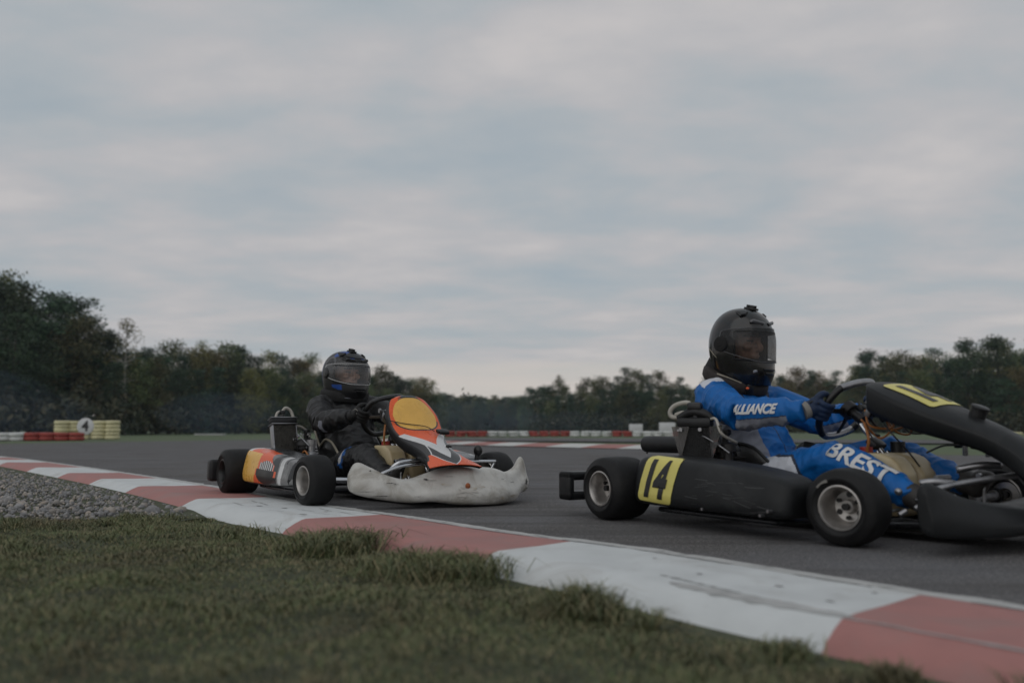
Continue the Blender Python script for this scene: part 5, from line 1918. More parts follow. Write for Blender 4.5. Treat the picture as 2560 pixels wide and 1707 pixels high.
# ================================================================== drivers
def helmet(root, style, c, yaw, pitch, size):
    """style R glossy black, L satin black with blue; c centre of the shell in kart space"""
    ax_, by_, cz_ = size
    R = rot('Z', yaw) @ rot('Y', pitch)
    nphi = 192
    phi = np.linspace(-np.pi, np.pi, nphi, endpoint=False)
    zl = np.concatenate([np.linspace(-1.0, -0.345, 26), np.linspace(-0.32, 0.36, 30), np.linspace(0.38, 0.9, 26), [0.92, 0.94, 0.955, 0.97, 0.98, 0.988, 0.994, 0.998]])

    def shell(k, zlev=zl, ph=phi):
        z = np.asarray(zlev)[:, None]
        p = np.asarray(ph)[None, :]
        c_, s_ = np.cos(p), np.sin(p)
        up = np.where(z > 0, (1 - np.abs(np.clip(z, 0, 1)) ** 2.25) ** (1 / 2.25), 1.0)
        lo = np.clip(-z, 0, 1)
        front = np.clip(c_, 0, 1)
        back = np.clip(-c_, 0, 1)
        rx = ax_ * up * (1 + 0.05 * front * np.exp(-((lo - 0.62) / 0.3) ** 2) - 0.16 * front * np.clip(lo - 0.75, 0, 1) * 2 - 0.32 * back * lo ** 1.6)
        ry = by_ * up * (1 - 0.20 * lo ** 2)
        e = 2.25
        r = (np.abs(c_) ** e + np.abs(s_) ** e) ** (-1 / e)
        X = k * rx * r * c_
        Y = k * ry * r * s_
        zz_ = np.where(z < 0, z * (1 - 0.30 * back), z)      # raised at the nape
        Z = k * cz_ * (zz_ + 0 * p)
        # gentle forward bulge at the chin bar
        return np.stack([X, Y, Z], -1)

    def place(A):
        return np.asarray(A) @ R.T + c

    A = shell(1.0)
    nz_ = len(zl)
    mb = MB()
    faces, mi = [], []
    zc = (zl[:-1] + zl[1:]) / 2
    for i in range(nz_ - 1):
        for j in range(nphi):
            p = (phi[j] + np.pi / nphi)
            p = (p + np.pi) % (2 * np.pi) - np.pi
            zt_, zb_ = 0.36, -0.33 - 0.06 * math.cos(p)
            if abs(p) < math.radians(70) and zb_ < zc[i] < zt_ - 0.02 * abs(p):
                continue
            j2 = (j + 1) % nphi
            faces.append((i * nphi + j, (i + 1) * nphi + j, (i + 1) * nphi + j2, i * nphi + j2))
            k = 0
            if style == 'L':
                ap = abs(p)
                if zc[i] > 0.66 and (0.22 < ap < 1.5) and zc[i] < 0.985 and math.sin(zc[i] * 12 + ap * 3.2) > -0.05:
                    k = 1
                if ap > 2.05 and zc[i] < 0.5 and zc[i] > -0.62:
                    k = 1
                if -0.66 < zc[i] < -0.46 and 0.85 < ap < 1.3 and (zc[i] + 0.75) > (ap - 0.75) * 0.35:
                    k = 1
                if 0.40 < zc[i] < 0.62 and abs(math.sin(zc[i] * 26 + ap * 3.2)) < 0.16:
                    k = 2
                if 1.1 < ap < 1.9 and 0.2 < zc[i] < 0.8 and abs(math.hypot(ap - 1.5, zc[i] - 0.4) - 0.3) < 0.04:
                    k = 2
            mi.append(k)
    mb.add(place(A), faces, mi)
    k = mb.n
    top = place([[0, 0, cz_]])
    mb.add(top, [(k - nphi + j, k, k - nphi + (j + 1) % nphi) for j in range(nphi)], 0)
    # the cap faces index into the first block: rebuild with absolute indices
    mb.f[-nphi:] = [((nz_ - 1) * nphi + j, k, (nz_ - 1) * nphi + (j + 1) % nphi) for j in range(nphi)]
    mats = ['shell', 'blueshell', 'greyshell'] if style == 'R' else ['matteshell', 'blueshell', 'greyshell']
    h = mb.build('helmet', mats, root, smooth=70)
    so = h.modifiers.new('thick', 'SOLIDIFY')
    so.thickness = 0.016
    so.offset = -1
    # lining
    ln = MB()
    B = shell(0.90)
    ln.add(place(B), faces, 0)
    ln.build('lining', 'lining', h, smooth=70)
    # visor
    ph = np.linspace(-math.radians(98), math.radians(98), 60)
    zv = np.linspace(-0.42, 0.46, 14)
    G = shell(1.035, zv, ph)
    for i in range(len(zv)):
        for j in range(len(ph)):
            # lower edge sweeps up towards the hinges
            q = abs(ph[j]) / math.radians(98)
            zz_ = zv[i]
            lo, hi = -0.42 + 0.44 * max(0, q - 0.25) ** 1.3, 0.46 - 0.10 * q ** 2
            f = (zz_ + 0.42) / 0.88
            G[i, j, 2] = cz_ * (lo + (hi - lo) * f)
    v = MB()
    v.grid(place(G))
    vis = v.build('visor', 'visordark' if style == 'R' else 'visor', h, smooth=180)
    ed = MB()
    loop = list(G[0]) + list(G[1:-1, -1]) + list(G[-1, ::-1]) + list(G[1:-1, 0][::-1])
    ed.tube(place(loop), 0.0016, 6, closed=True)
    ed.build('visor_edge', 'greyshell' if style == 'R' else 'stickerwhite', h, smooth=180)
    # seal round the eye port
    se = MB()
    pp = np.radians(np.concatenate([np.linspace(-70, 70, 30), np.linspace(70, -70, 30)]))
    zz2 = np.concatenate([np.full(30, 0.345), np.full(30, 0.0)])
    pts = []
    for p, zq, up_ in zip(pp, zz2, [1] * 30 + [0] * 30):
        zq = zq if up_ else -0.34 - 0.05 * math.cos(p)
        pts.append(shell(1.0, [zq], [p])[0, 0])
    se.tube(place(pts), 0.0055, 8, closed=True)
    se.build('eye_port_seal', 'lining', h, smooth=180)

    def on(p, z, k=1.0):
        return place([shell(k, [z], [p])[0, 0]])[0]

    def local(p, z):
        o = on(p, z)
        n = unit(on(p, z, 1.02) - o)
        t = unit(on(p + 0.05, z) - o)
        t = unit(t - n * np.dot(n, t))
        return o, n, t, np.cross(n, t)

    # hinge covers, vents, camera mount, chin strap details
    for s in (-1, 1):
        o, n, t, b = local(s * math.radians(96), 0.02)
        q = MB()
        a = np.linspace(0, 2 * np.pi, 28, endpoint=False)
        q.loft([[o + n * hh + t * math.cos(x) * rr * 1.15 + b * math.sin(x) * rr for x in a] for hh, rr in ((-0.002, 0.036), (0.006, 0.034), (0.009, 0.028), (0.009, 0.012), (0.011, 0.010))])
        q.build('visor_hinge', 'lining' if style == 'R' else 'matteshell', h, smooth=40)
    for s in (-1, 1):
        o, n, t, b = local(s * 0.95, 0.80)
        q = MB()
        up = b if b[2] > 0 else -b
        tt = t * s
        q.add([o - tt * 0.02 + up * 0.016, o + tt * 0.04 + up * 0.022, o + tt * 0.012 - up * 0.02, o - tt * 0.012 - up * 0.012, o - tt * 0.018 + up * 0.012 + n * 0.010, o + tt * 0.02 + up * 0.015 + n * 0.006, o + tt * 0.006 - up * 0.016 + n * 0.009, o - tt * 0.01 - up * 0.010 + n * 0.010],
              [(4, 5, 6, 7), (0, 1, 5, 4), (1, 2, 6, 5), (2, 3, 7, 6), (3, 0, 4, 7)])
        q.build('top_vent', 'ink', h, smooth=30)
        o, n, t, b = local(s * 0.38, 0.60)
        up = b if b[2] > 0 else -b
        tt = t * s
        q = MB()
        q.add([o - tt * 0.035, o + tt * 0.04 + up * 0.01, o + tt * 0.045 - up * 0.004, o - tt * 0.025 - up * 0.014, o - tt * 0.03 + n * 0.003, o + tt * 0.03 + up * 0.007 + n * 0.011, o + tt * 0.032 - up * 0.002 + n * 0.010, o - tt * 0.02 - up * 0.01 + n * 0.006],
              [(4, 5, 6, 7), (0, 1, 5, 4), (1, 2, 6, 5), (2, 3, 7, 6), (3, 0, 4, 7)])
        q.build('brow_vent', 'greyshell' if style == 'R' else 'ink', h, smooth=30)
    if style == 'L':
        q = MB()
        for k in range(3):     # raised ribs over the brow
            pts = [on(p, 0.50 + 0.09 * k + 0.12 * (abs(p) / 0.9) ** 2, 1.006) for p in np.linspace(-0.9, 0.9, 25)]
            q.tube(pts, 0.004, 6)
        q.build('brow_rib', 'ink', h, smooth=180)
    q = MB()
    o = on(0.0, 0.965) + V(0.0, 0, 0.0)
    up = R @ V(0.18, 0, 0.98)
    f = R @ V(0.98, 0, -0.18)
    l = np.cross(up, f)
    RR = np.column_stack([f, l, up])
    q.rbox(o + up * 0.002, (0.052, 0.044, 0.010), 0.003, RR)
    q.rbox(o + up * 0.010 - l * 0.009, (0.040, 0.006, 0.018), 0.002, RR)
    q.rbox(o + up * 0.010 + l * 0.009, (0.040, 0.006, 0.018), 0.002, RR)
    q.rbox(o + up * 0.012 - f * 0.012, (0.014, 0.03, 0.014), 0.002, RR)
    q.build('camera_mount', 'ink', h, smooth=30)
    o, n, t, b = local(0.0, -0.62)
    q = MB()
    up = b if b[2] > 0 else -b
    q.tube([on(p, -0.60, 1.004) for p in np.linspace(-0.3, 0.3, 12)], 0.006, 8)
    q.tube([on(p, -0.70, 1.004) for p in np.linspace(-0.22, 0.22, 12)], 0.005, 8)
    q.build('chin_vent', 'ink', h, smooth=180)
    q = MB()
    q.tube([on(p, -0.40 + 0.03 * abs(p), 1.006) for p in np.linspace(-0.75, 0.75, 24)], 0.004, 6)
    q.build('visor_ledge', 'greyshell' if style == 'R' else 'ink', h, smooth=180)
    if style == 'R':
        for s in (-1, 1):
            o, n, t, b = local(s * 0.62, -0.66)
            q = MB()
            a = np.linspace(0, 2 * np.pi, 20, endpoint=False)
            q.loft([[o + n * hh + t * math.cos(x) * 0.0095 + b * math.sin(x) * 0.0095 for x in a] for hh in (0.0, 0.002)])
            q.build('round_badge', 'stickerwhite', h, smooth=30)
            # pale pinstripe behind the hinge
            q = MB()
            q.tube([on(s * 2.25, -0.12, 1.003), on(s * 2.05, -0.24, 1.003), on(s * 1.85, -0.36, 1.003)], 0.002, 6)
            q.build('pinstripe', 'beige', h, smooth=180)
        q = MB()
        q.ball(on(math.pi * 0.97, -0.42, 1.0), (0.012, 0.02, 0.016))
        q.build('rear_latch', 'greyshell', h, smooth=60)
    return h


def glove(root, P, T, O, Nn, wrist, mat_, bandmat, s):
    """hand closed round the rim at P. T thumb-up tangent of the rim, O outward, Nn towards the driver."""
    mb = MB()
    R = np.column_stack([T, O, Nn])
    rr = 0.0265
    # palm lies on the outer driver side of the rim
    pc = P + O * 0.026 + Nn * 0.022
    wr = np.asarray(wrist, float)
    back = unit(wr - pc)
    mb.rbox(pc + back * 0.012, (0.086, 0.036, 0.044), 0.016, R, seg=3)
    mb.tube([pc, pc + back * 0.03, wr - unit(wr - pc) * 0.0], [0.036, 0.034, 0.034], 14, ry=[0.030, 0.030, 0.032], up=T, sm=4)
    for i, (t, reach, r) in enumerate(((0.033, 3.7, 0.0112), (0.011, 4.0, 0.0118), (-0.011, 3.9, 0.0114), (-0.033, 3.5, 0.0102))):
        pts = []
        for q in np.linspace(0, 1, 7):
            a = 0.75 + (0.35 - reach) * q      # from outer/driver side over the outside to the front and back inside
            k = rr + 0.006 * math.sin(q * math.pi * 2.5) * 0.4
            pts.append(P + T * (t + 0.003 * (i - 1.5) * q) + O * k * math.cos(a) + Nn * k * math.sin(a))
        pts = [pc + T * t * 0.95 + O * 0.012] + pts
        mb.tube(pts, [r * 1.15] + list(np.linspace(r * 1.1, r * 0.85, 7)), 10, sm=3)
        mb.ball(pts[1] + (O + Nn) * 0.002, r * 1.25, 10, 8)
    th = [pc + T * 0.034 + back * 0.01, pc + T * 0.052 - O * 0.006 + Nn * 0.004, P + T * 0.054 - O * 0.010 + Nn * 0.028, P + T * 0.046 - O * 0.026 + Nn * 0.016]
    mb.tube(th, [0.0155, 0.0145, 0.0128, 0.0105], 10, sm=4)
    me = remeshed(mb, 0.0036, 3)
    g = finish('glove', me, [mat_], root, 180)
    bd = MB()
    a0, a1 = pc + back * 0.030, pc + back * 0.052
    bd.tube([a0, (a0 + a1) / 2, a1], [0.036, 0.038, 0.0355], 20, ry=[0.0325, 0.0345, 0.034], up=T)
    bd.build('glove_band', bandmat, g, smooth=60)
    ks = MB()
    for t in (0.028, 0.008, -0.012):
        p0 = P + T * t + O * 0.044 + Nn * 0.022
        ks.tube([p0 + back * 0.022, p0 + O * 0.002, p0 - Nn * 0.020 - O * 0.004], 0.0032, 6, sm=4)
    ks.build('knuckle_piping', 'gloveband' if s == 'L' else 'ink', g, smooth=180)
    return g


def person(key, P):
    loc, rz = KPOSE[key]
    mb = MB()
    # torso: rows are spine point, half width, half depth
    T = np.array(P['torso'], float)
    tp = cat(T, 6)
    mb.tube(tp[:, :3], tp[:, 3], 22, ry=tp[:, 4], up=(1, 0, 0.4))
    # shoulders bridge
    for s, arm in ((-1, P['arm_r']), (1, P['arm_l'])):
        sh, el, wr = (V(*q) for q in arm)
        mid = V(P['torso'][-3][0], 0, sh[2] + 0.005)
        mb.tube([mid, mid + (sh - mid) * 0.6 + V(0, 0, 0.012), sh, sh + (el - sh) * 0.25], [0.075, 0.074, 0.070, 0.066], 16, sm=4)
        mb.tube([sh, sh + (el - sh) * 0.5, el], [0.077, 0.075, 0.066], 16, sm=4)
        mb.tube([el, el + (wr - el) * 0.35, el + (wr - el) * 0.8, wr], [0.066, 0.063, 0.051, 0.041], 16, sm=4)
    for s, leg in ((-1, P['leg_r']), (1, P['leg_l'])):
        hp, kn, an = (V(*q) for q in leg)
        mb.tube([hp, hp + (kn - hp) * 0.5, kn], [0.097, 0.088, 0.071], 18, sm=4)
        mb.tube([kn, kn + (an - kn) * 0.35, an], [0.071, 0.068, 0.047], 18, sm=4)
        mb.ball(kn, 0.066)
    # neck and head with a face
    hc, hy, hp_ = V(*P['head']), P['head_yaw'], P['head_pitch']
    HR = rot('Z', hy) @ rot('Y', hp_)
    nb = V(*P['neck'])
    mb.tube([nb, (nb + hc) / 2 + V(-0.01, 0, 0), hc + HR @ V(-0.02, 0, -0.03)], [0.06, 0.054, 0.055], 14, sm=4)
    hl = lambda x, y, z: hc + HR @ V(x, y, z)
    mb.ball(hl(-0.012, 0, 0.025), (0.092, 0.075, 0.098), 24, 16, R=HR)
    mb.ball(hl(0.022, 0, -0.045), (0.062, 0.056, 0.068), 20, 14, R=HR)
    mb.tube([hl(0.080, 0, 0.022), hl(0.094, 0, -0.004), hl(0.103, 0, -0.026), hl(0.088, 0, -0.036)], [0.009, 0.011, 0.015, 0.010], 10, sm=4)
    for s in (-1, 1):
        mb.ball(hl(0.072, s * 0.032, 0.030), (0.014, 0.022, 0.009), 12, 8, R=HR)        # brow
        mb.ball(hl(0.060, s * 0.040, -0.020), (0.022, 0.022, 0.02), 12, 8, R=HR)        # cheekbone
        mb.ball(hl(-0.005, s * 0.075, -0.005), (0.018, 0.010, 0.03), 10, 8, R=HR)      # ear
        mb.ball(hl(0.0715, s * 0.031, 0.008), (0.012, 0.014, 0.010), 12, 8, R=HR)       # eyelid bulge
    mb.ball(hl(0.080, 0, -0.060), (0.010, 0.026, 0.007), 12, 8, R=HR)
    mb.ball(hl(0.078, 0, -0.071), (0.010, 0.022, 0.007), 12, 8, R=HR)
    mb.ball(hl(0.066, 0, -0.096), (0.02, 0.022, 0.016), 12, 8, R=HR)
    me = remeshed(mb, 0.0047, 4)
    # cloth folds on the suit
    co = getv(me)
    me.update()
    nor = np.array([v.normal[:] for v in me.vertices])
    local = (co - hc) @ HR
    is_head = (np.linalg.norm(local / V(0.14, 0.115, 0.17), axis=1) < 1) & (co[:, 2] > nb[2] + 0.02)
    cen = np.array([p.center[:] for p in me.polygons])
    fn_ = np.array([p.normal[:] for p in me.polygons])
    mi = P['paint'](cen, fn_)
    amp = np.zeros(len(co))
    for sg in P['fold_segments']:
        a, b = V(*sg[0]), V(*sg[1])
        r0 = sg[2] if len(sg) > 2 else 0.05
        ab = b - a
        L = np.linalg.norm(ab)
        t = np.clip(((co - a) @ ab) / L ** 2, 0, 1)
        d = np.linalg.norm(co - (a + t[:, None] * ab), axis=1)
        near_ = np.exp(-(np.clip(d - r0, 0, 1) / 0.05) ** 2)
        ts = ab / L
        # squeeze noise along the limb so creases run across it
        s_al = (co @ ts)
        per = co - s_al[:, None] * ts
        pp = per * 8.5 + (s_al * 13.0)[:, None] * ts
        n = np.array([noise.noise(Vector(q)) for q in pp])
        n2 = np.array([noise.noise(Vector(q * 2.1 + 7)) for q in pp])
        amp += near_ * (np.clip(0.62 - np.abs(n) * 3.0, -0.5, 1) * 0.0095 + (0.4 - np.abs(n2) * 2.2) * 0.0045)
    amp[is_head] = 0
    for c_, r_ in P.get('flat', []):
        amp *= 1 - 0.85 * np.exp(-(np.linalg.norm((co - V(*c_)) / V(*r_), axis=1)) ** 4)
    co = co + nor * amp[:, None]
    setv(me, co)
    for f in P['mats']:
        me.materials.append(M[f])
    lc = (cen - hc) @ HR
    face = (np.linalg.norm(lc / V(0.14, 0.115, 0.17), axis=1) < 1) & (cen[:, 2] > nb[2] + 0.0)
    mi[face] = len(P['mats']) - 2
    for s in (-1, 1):   # eyes, brows
        e = ((lc[:, 1] - s * 0.031) / 0.0145) ** 2 + ((lc[:, 2] - 0.006) / 0.0062) ** 2 < 1
        bw = (np.abs(lc[:, 1] - s * 0.033) < 0.021) & (np.abs(lc[:, 2] - 0.031 - 0.05 * (0.033 - np.abs(lc[:, 1]))) < 0.0055)
        mi[face & (lc[:, 0] > 0.045) & (e | bw)] = len(P['mats']) - 1
    me.polygons.foreach_set('material_index', mi.astype(np.int32))
    me.polygons.foreach_set('use_smooth', np.ones(len(me.polygons), bool))
    o = bpy.data.objects.new('person', me)
    COL.objects.link(o)
    o.location = loc
    o.rotation_euler = (0, 0, rz)
    bv = bvh_of(me)
    # hair under the helmet
    hm = MB()
    A = []
    for th in np.linspace(0.05, 1.5, 12):
        row = []
        for p in np.linspace(0, 2 * np.pi, 30, endpoint=False):
            lim = 1.25 if math.cos(p) > 0.2 else 1.75
            t2 = th / 1.5 * lim + 0.10 * noise.noise(Vector((math.cos(p) * 5, math.sin(p) * 5, 1))) * th
            row.append(hl(-0.012 + 0.098 * math.sin(t2) * math.cos(p), 0.081 * math.sin(t2) * math.sin(p), 0.025 + 0.104 * math.cos(t2)))
        A.append(row)
    hm.grid(np.array(A), cv=True)
    hm.build('hair', 'hair', o, smooth=180)
    helmet(o, key, V(*P['helmet']), hy, P['helmet_pitch'], P['helmet_size'])
    # gloves on the rim
    for s, arm in ((-1, P['arm_r']), (1, P['arm_l'])):
        ang = s * P['hand_angle'][0 if s < 0 else 1]
        rad = V(0, math.sin(ang), 0) + SW_U * math.cos(ang)
        Pp = SW_C + rad * SW_R
        Tt = unit(V(0, -math.cos(ang) * s, 0) + SW_U * math.sin(ang) * s) * 1.0
        if Tt[2] < 0:
            Tt = -Tt
        glove(o, Pp, Tt, rad, SW_N, V(*arm[2]), P['glove'], P['band'], key)
    # boots
    for s, leg in ((-1, P['leg_r']), (1, P['leg_l'])):
        an = V(*leg[2])
        toe = V(*P['toe_r' if s < 0 else 'toe_l'])
        kn = V(*leg[1])
        d = unit(toe - an)
        sole = unit(np.cross(np.cross(d, an - kn), d))
        b = MB()
        heel = an + unit(an - kn) * 0.065 - d * 0.02
        b.tube([an - unit(an - kn) * 0.02, an + unit(an - kn) * 0.03, heel], [0.046, 0.045, 0.036], 14)
        b.tube([heel, (heel + toe) / 2 + V(0, 0, 0.012), toe], [0.036, 0.040, 0.028], 14, ry=[0.036, 0.034, 0.022], up=sole, sm=4)
        b.ball(heel, 0.036)
        b.ball(toe, (0.03, 0.03, 0.022))
        mes = remeshed(b, 0.006, 3)
        finish('boot', mes, 'shoe', o, 180)
    return o, bv


def seg_t(c, a, b):
    a, b = V(*a), V(*b)
    ab = b - a
    t = ((c - a) @ ab) / (ab @ ab)
    d = np.linalg.norm(c - (a + np.clip(t, 0, 1)[:, None] * ab), axis=1)
    return t, d


# ---- driver of the black kart
R_ = dict(
    torso=[(-0.17, 0, 0.155, 0.165, 0.11), (-0.22, 0, 0.24, 0.165, 0.115), (-0.30, 0, 0.36, 0.168, 0.122), (-0.36, 0, 0.45, 0.178, 0.122), (-0.40, 0, 0.53, 0.170, 0.105), (-0.415, 0, 0.585, 0.10, 0.08), (-0.415, 0, 0.615, 0.07, 0.065)],
    arm_r=[(-0.372, -0.19, 0.535), (-0.115, -0.275, 0.447), (0.145, -0.205, 0.458)],
    arm_l=[(-0.345, 0.180, 0.515), (-0.10, 0.245, 0.415), (0.12, 0.195, 0.450)],
    leg_r=[(-0.13, -0.115, 0.165), (0.255, -0.155, 0.272), (0.565, -0.155, 0.150)],
    leg_l=[(-0.13, 0.115, 0.165), (0.255, 0.155, 0.290), (0.57, 0.145, 0.195)],
    toe_r=(0.67, -0.14, 0.20), toe_l=(0.665, 0.13, 0.215),
    neck=(-0.405, 0, 0.60), head=(-0.355, 0.0, 0.780), head_yaw=0.10, head_pitch=0.06,
    helmet=(-0.358, 0.0, 0.765), helmet_pitch=0.07, helmet_size=(0.151, 0.129, 0.176),
    flat=[((-0.02, -0.28, 0.455), (0.13, 0.09, 0.05)), ((0.38, -0.19, 0.26), (0.17, 0.09, 0.10))],
    hand_angle=(1.62, 1.72), glove='glovenavy', band='gloveband',
    mats=['bluesuit', 'whitesuit', 'greysuit', 'navysuit', 'skin', 'skindark'])
R_['fold_segments'] = [R_['arm_r'][:2], R_['arm_r'][1:], R_['arm_l'][1:], R_['leg_r'][:2], R_['leg_r'][1:], R_['leg_l'][1:], ((-0.20, 0, 0.22), (-0.38, 0, 0.5), 0.13)]


def paint_r(c, n):
    o = np.zeros(len(c), int)
    x, y, z = c.T
    # silver grey strip with dark piping along the underside of the sleeves, back to the flank
    for arm in (R_['arm_r'], R_['arm_l']):
        s = np.sign(arm[0][1])
        for a, b in ((arm[0], arm[1]), (arm[1], arm[2])):
            t, d = seg_t(c, a, b)
            on = (t > (2.0 if a is arm[0] else 0.0)) & (t < 1.02) & (d < 0.085) & (np.sign(y) == s) & (np.abs(y) > 0.15)
            down = n[:, 2] < -0.42
            pip = (n[:, 2] < -0.28) & ~down
            o[on & down] = 2
            o[on & pip] = 3
        t, d = seg_t(c, arm[1], arm[2])
        o[(t > 0.80) & (d < 0.07) & (np.abs(y) > 0.12)] = 3 if False else 0
    # white side panel of the flank
    flank = (np.abs(y) > 0.09) & (z > 0.25) & (z < 0.42) & (x < -0.08) & (n[:, 1] * np.sign(y) > 0.30)
    o[flank & (x + 0.6 * (z - 0.3) < -0.14)] = 2
    # white yoke on the shoulders
    yoke = (z > 0.575 - 0.35 * np.clip(x + 0.36, -0.1, 0.05)) & (np.abs(y) > 0.10) & (n[:, 2] > 0.3) & (x < -0.335)
    o[yoke] = 1
    # white patch on the outer thigh with navy border
    for leg in (R_['leg_r'], R_['leg_l']):
        s = np.sign(leg[0][1])
        t, d = seg_t(c, leg[0], leg[1])
        side = (np.sign(y) == s) & (d < 0.12) & (n[:, 1] * s > 0.10) & (t < 1)
        lim = 0.66 - 1.5 * (z - 0.20) ** 2 * 8
        o[side & (t < lim + 0.035) & (t > 0.1) & (z < 0.285)] = 3
        o[side & (t < lim) & (t > 0.1) & (z < 0.276)] = 1
    # dark strap down the chest
    strap = (n[:, 0] > 0.2) & (np.abs(np.abs(y) - 0.085 - 0.02 * (0.55 - z)) < 0.014) & (z > 0.40) & (x > -0.42) & (z < 0.62) & (np.abs(y) < 0.15)
    o[strap] = 3
    zipl = (n[:, 0] > 0.3) & (np.abs(y) < 0.004) & (z > 0.25) & (z < 0.6)
    o[zipl] = 3
    return o


R_['paint'] = paint_r
pr, bvr = person('R', R_)
tag(pr, 'driver in blue and white suit and glossy black helmet seated in the black kart', 'person')


def lettering(owner, bv, txt, o, ux, uy, d, w_, h_, m, name, shear=0.0, bold=0.03, off=0.0025):
    vs, fs = text_mesh(txt, bold=bold, shear=shear, maxedge=0.12)
    vs = vs - V((vs[:, 0].max() + vs[:, 0].min()) / 2, (vs[:, 1].max() + vs[:, 1].min()) / 2, 0)
    vs = vs * V(w_ / np.ptp(vs[:, 0]), h_ / np.ptp(vs[:, 1]), 1)
    q = MB()
    q.add(*wrap(vs, fs, bv, o, ux, uy, d, off))
    return q.build(name, m, owner, smooth=180)


# the sleeve and the trouser leg carry words
ar = [V(*q) for q in R_['arm_r']]
fa = unit(ar[2] - ar[1])
lettering(pr, bvr, 'ALLIANCE', ar[1] + (ar[2] - ar[1]) * 0.37 + V(0, -0.3, 0.014), V(1, 0, 0.02), V(0.0, 0, 1), (0, 1, 0), 0.188, 0.038, 'stickerwhite', 'sleeve_lettering', shear=0.3, bold=0.045, off=0.006)
lg = [V(*q) for q in R_['leg_r']]
fl = unit(lg[2] - lg[1])
upn = unit(V(-fl[2], 0, fl[0]))
dv = unit(V(0, 1.0, -0.55))
o_ = lg[1] + (lg[2] - lg[1]) * 0.41 + V(0, 0, 0.018) - dv * 0.4
lettering(pr, bvr, 'BREST', o_, V(fl[0], 0, fl[2]), upn * V(1, 1, 1) + V(0, 0.35, 0.12), dv, 0.262, 0.056, 'stickerwhite', 'trouser_lettering', bold=0.03, off=0.005)


# padded neck brace
def neck_brace(owner, c, r, th, m, tilt, seg=48, hgt=1.0):
    mb = MB()
    Rm = rot('Y', tilt)
    pts = [V(*c) + Rm @ V(r[0] * math.cos(a), r[1] * math.sin(a), 0) for a in np.linspace(0, 2 * np.pi, seg, endpoint=False)]
    A = []
    for p in pts:
        cen = p
        outv = unit((p - V(*c)))
        up = Rm @ V(0, 0, 1)
        b = np.linspace(0, 2 * np.pi, 16, endpoint=False)
        sup = lambda q: np.sign(q) * np.abs(q) ** 0.6
        A.append(cen + th * sup(np.cos(b))[:, None] * outv + th * hgt * sup(np.sin(b))[:, None] * up)
    mb.grid(np.array(A), cu=True, cv=True)
    me = mb.mesh('neck_brace')
    co = getv(me)
    co += np.array([noise.noise_vector(Vector(q * 14))[:] for q in co]) * 0.004
    setv(me, co)
    return finish('neck_brace', me, m, owner, 60)


nbr = neck_brace(pr, (-0.40, 0, 0.615), (0.128, 0.118), 0.030, 'collar', 0.40, hgt=1.0)
mb = MB()
mb.rbox((-0.265, -0.045, 0.56), (0.012, 0.06, 0.05), 0.005, rot('Y', 0.3))
mb.tube([(-0.37, -0.148, 0.635), (-0.32, -0.13, 0.615), (-0.28, -0.09, 0.59)], 0.0025, 6, sm=4, mi=1)
mb.ball((-0.25, -0.085, 0.565), (0.006, 0.009, 0.006), mi=2)
mb.build('brace_strap', ['ink', 'beige', 'orange'], nbr, smooth=50)
mb = MB()
mb.tube([(-0.44, 0, 0.655), (-0.425, 0, 0.69)], [0.115, 0.105], 28, ry=[0.108, 0.10])
mb.build('collar', 'collarblack', pr, smooth=60)

# ---- driver of the orange kart
L__ = dict(
    torso=[(-0.19, 0, 0.155, 0.165, 0.11), (-0.24, 0, 0.24, 0.165, 0.115), (-0.32, 0, 0.36, 0.165, 0.12), (-0.385, 0, 0.45, 0.175, 0.12), (-0.42, 0, 0.52, 0.165, 0.105), (-0.435, 0, 0.575, 0.10, 0.08), (-0.435, 0, 0.605, 0.07, 0.065)],
    arm_r=[(-0.385, -0.185, 0.520), (-0.115, -0.262, 0.425), (0.12, -0.195, 0.455)],
    arm_l=[(-0.385, 0.185, 0.525), (-0.115, 0.275, 0.44), (0.12, 0.195, 0.455)],
    leg_r=[(-0.14, -0.115, 0.165), (0.27, -0.165, 0.235), (0.545, -0.15, 0.128)],
    leg_l=[(-0.14, 0.115, 0.165), (0.27, 0.165, 0.255), (0.55, 0.14, 0.15)],
    toe_r=(0.655, -0.125, 0.215), toe_l=(0.655, 0.125, 0.21),
    neck=(-0.42, 0, 0.59), head=(-0.405, 0.0, 0.742), head_yaw=0.20, head_pitch=0.05,
    helmet=(-0.41, 0.0, 0.736), helmet_pitch=0.06, helmet_size=(0.158, 0.140, 0.150),
    hand_angle=(1.60, 1.70), glove='gloveblack', band='gloveblack',
    mats=['blacksuit', 'stickerwhite', 'bluepatch', 'greysuit', 'skin', 'skindark'])
L__['fold_segments'] = [L__['arm_r'][:2], L__['arm_r'][1:], L__['arm_l'][1:], L__['leg_r'][:2], L__['leg_r'][1:], L__['leg_l'][1:], ((-0.22, 0, 0.22), (-0.40, 0, 0.48), 0.13)]


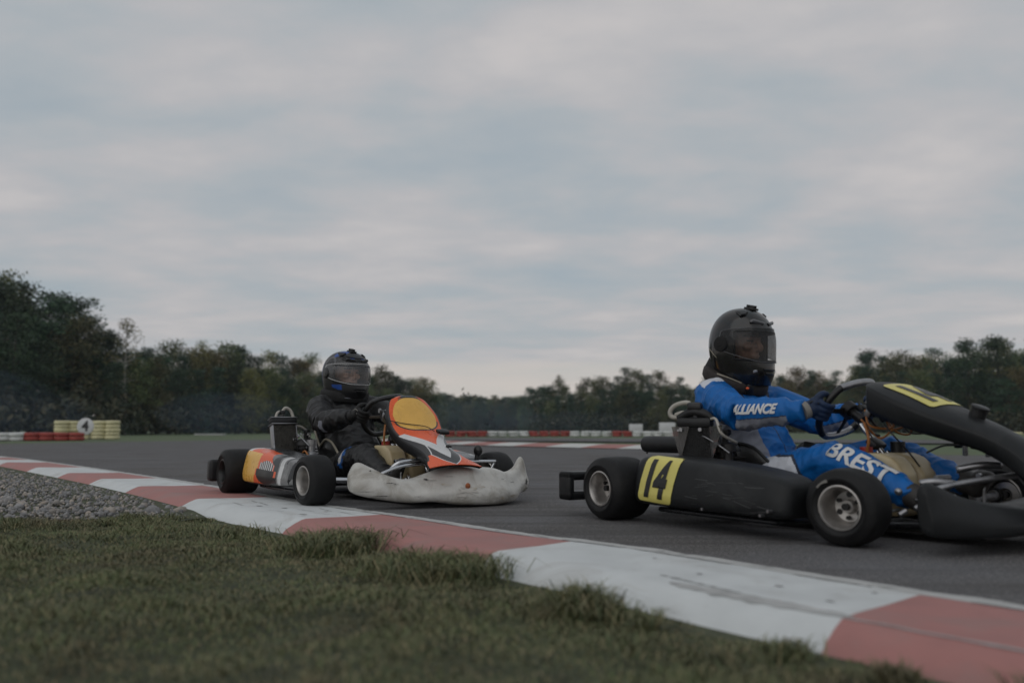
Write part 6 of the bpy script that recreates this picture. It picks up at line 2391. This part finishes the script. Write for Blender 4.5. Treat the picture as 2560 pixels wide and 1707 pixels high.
def paint_l(c, n):
    o = np.zeros(len(c), int)
    x, y, z = c.T
    for leg in (L__['leg_r'], L__['leg_l']):
        s = np.sign(leg[0][1])
        ss = np.sign(y) == s
        side = ss & (np.abs(y) > 0.125) & (x > -0.12) & (x < 0.2) & (z < 0.32)
        # blue saw-toothed band with a white hook in front of it
        u, v = x - 0.03, z - 0.238
        r = np.hypot(u / 0.9, v)
        an = np.arctan2(v, u)
        o[side & (np.abs(u - 0.028 - 0.012 * np.sign(np.sin(v * 150)) - 0.03 * np.cos(v * 25)) < 0.024) & (np.abs(v) < 0.075)] = 2
        o[side & (np.abs(r - 0.042) < 0.013) & (np.abs(an) < 1.35)] = 1
    # pale flash under the right elbow
    t, d = seg_t(c, L__['arm_r'][1], L__['arm_r'][2])
    o[(t > 0.12) & (t < 0.26) & (y < -0.2) & (n[:, 2] < 0.1) & (d < 0.08) & (n[:, 1] < -0.2)] = 3
    # piping on the shoulder seam
    o[(np.abs(y + 0.105 * np.sign(y) * -1) < 0.0) & (z > 0.5)] = 3
    return o


L__['paint'] = paint_l
pl_, bvl = person('L', L__)
tag(pl_, 'driver in black suit and black helmet with blue graphics seated in the orange kart', 'person')
nb2 = neck_brace(pl_, (-0.425, 0, 0.602), (0.118, 0.120), 0.034, 'collarblack', 0.14, hgt=1.1)
mb = MB()
mb.tube([(-0.30, -0.085, 0.585), (-0.278, -0.03, 0.578), (-0.28, 0.03, 0.582), (-0.295, 0.08, 0.592)], 0.0022, 6, sm=6)
mb.build('brace_piping', 'greysuit', nb2, smooth=180)
mb = MB()
mb.tube([(-0.44, 0, 0.625), (-0.43, 0, 0.675)], [0.118, 0.108], 28, ry=[0.112, 0.104])
mb.build('scarf', 'collarblack', pl_, smooth=60)
for s in (-1, 1):
    mb = MB()
    mb.tube([(-0.43, s * 0.13, 0.588), (-0.40, s * 0.155, 0.585), (-0.37, s * 0.18, 0.575)], 0.0035, 6, sm=6)
    mb.build('shoulder_piping', 'greysuit', pl_, smooth=180)

# ================================================================== thin evening haze
hm_ = bpy.data.materials.new('thin_haze')
hm_.use_nodes = True
t = hm_.node_tree
t.nodes.clear()
o = N(t, 'ShaderNodeOutputMaterial')
pv = N(t, 'ShaderNodeVolumePrincipled')
pv.inputs['Color'].default_value = (0.72, 0.84, 0.95, 1)
pv.inputs['Density'].default_value = 0.00035
pv.inputs['Anisotropy'].default_value = 0.0
t.links.new(pv.outputs[0], o.inputs['Volume'])
mb = MB()
mb.rbox((0, 115, 8.5), (620, 300, 19), 0)
hz_o = mb.build('haze', hm_, smooth=0)
tag(hz_o, 'thin bluish haze over the track and forest', 'haze', kind='stuff')

# bluish exhaust smoke drifting low over the track
sm_m = bpy.data.materials.new('blue_smoke')
sm_m.use_nodes = True
t = sm_m.node_tree
t.nodes.clear()
o = N(t, 'ShaderNodeOutputMaterial')
pv = N(t, 'ShaderNodeVolumePrincipled')
pv.inputs['Color'].default_value = (0.50, 0.68, 0.92, 1)
pv.inputs['Density'].default_value = 0.011
t.links.new(pv.outputs[0], o.inputs['Volume'])
mb = MB()
for px, d, z, r in ((-60, 44, 1.0, (4.6, 3.0, 2.0)), (60, 45, 0.8, (3.6, 3.0, 1.6)), (-10, 46, 2.0, (3.0, 2.0, 1.5)), (-90, 43, 1.2, (3.5, 3.0, 2.6)), (560, 56, 1.3, (4.5, 3.0, 1.5)), (1180, 60, 1.2, (5, 3, 1.2)), (1420, 33, 0.55, (3.2, 1.5, 0.45))):
    mb.ball((at(px, d), d, z + 0.1), r, 28, 18)
smk = mb.build('smoke', sm_m, smooth=180)
tag(smk, 'thin blue exhaust smoke drifting low at the left and over the infield', 'smoke', kind='stuff')
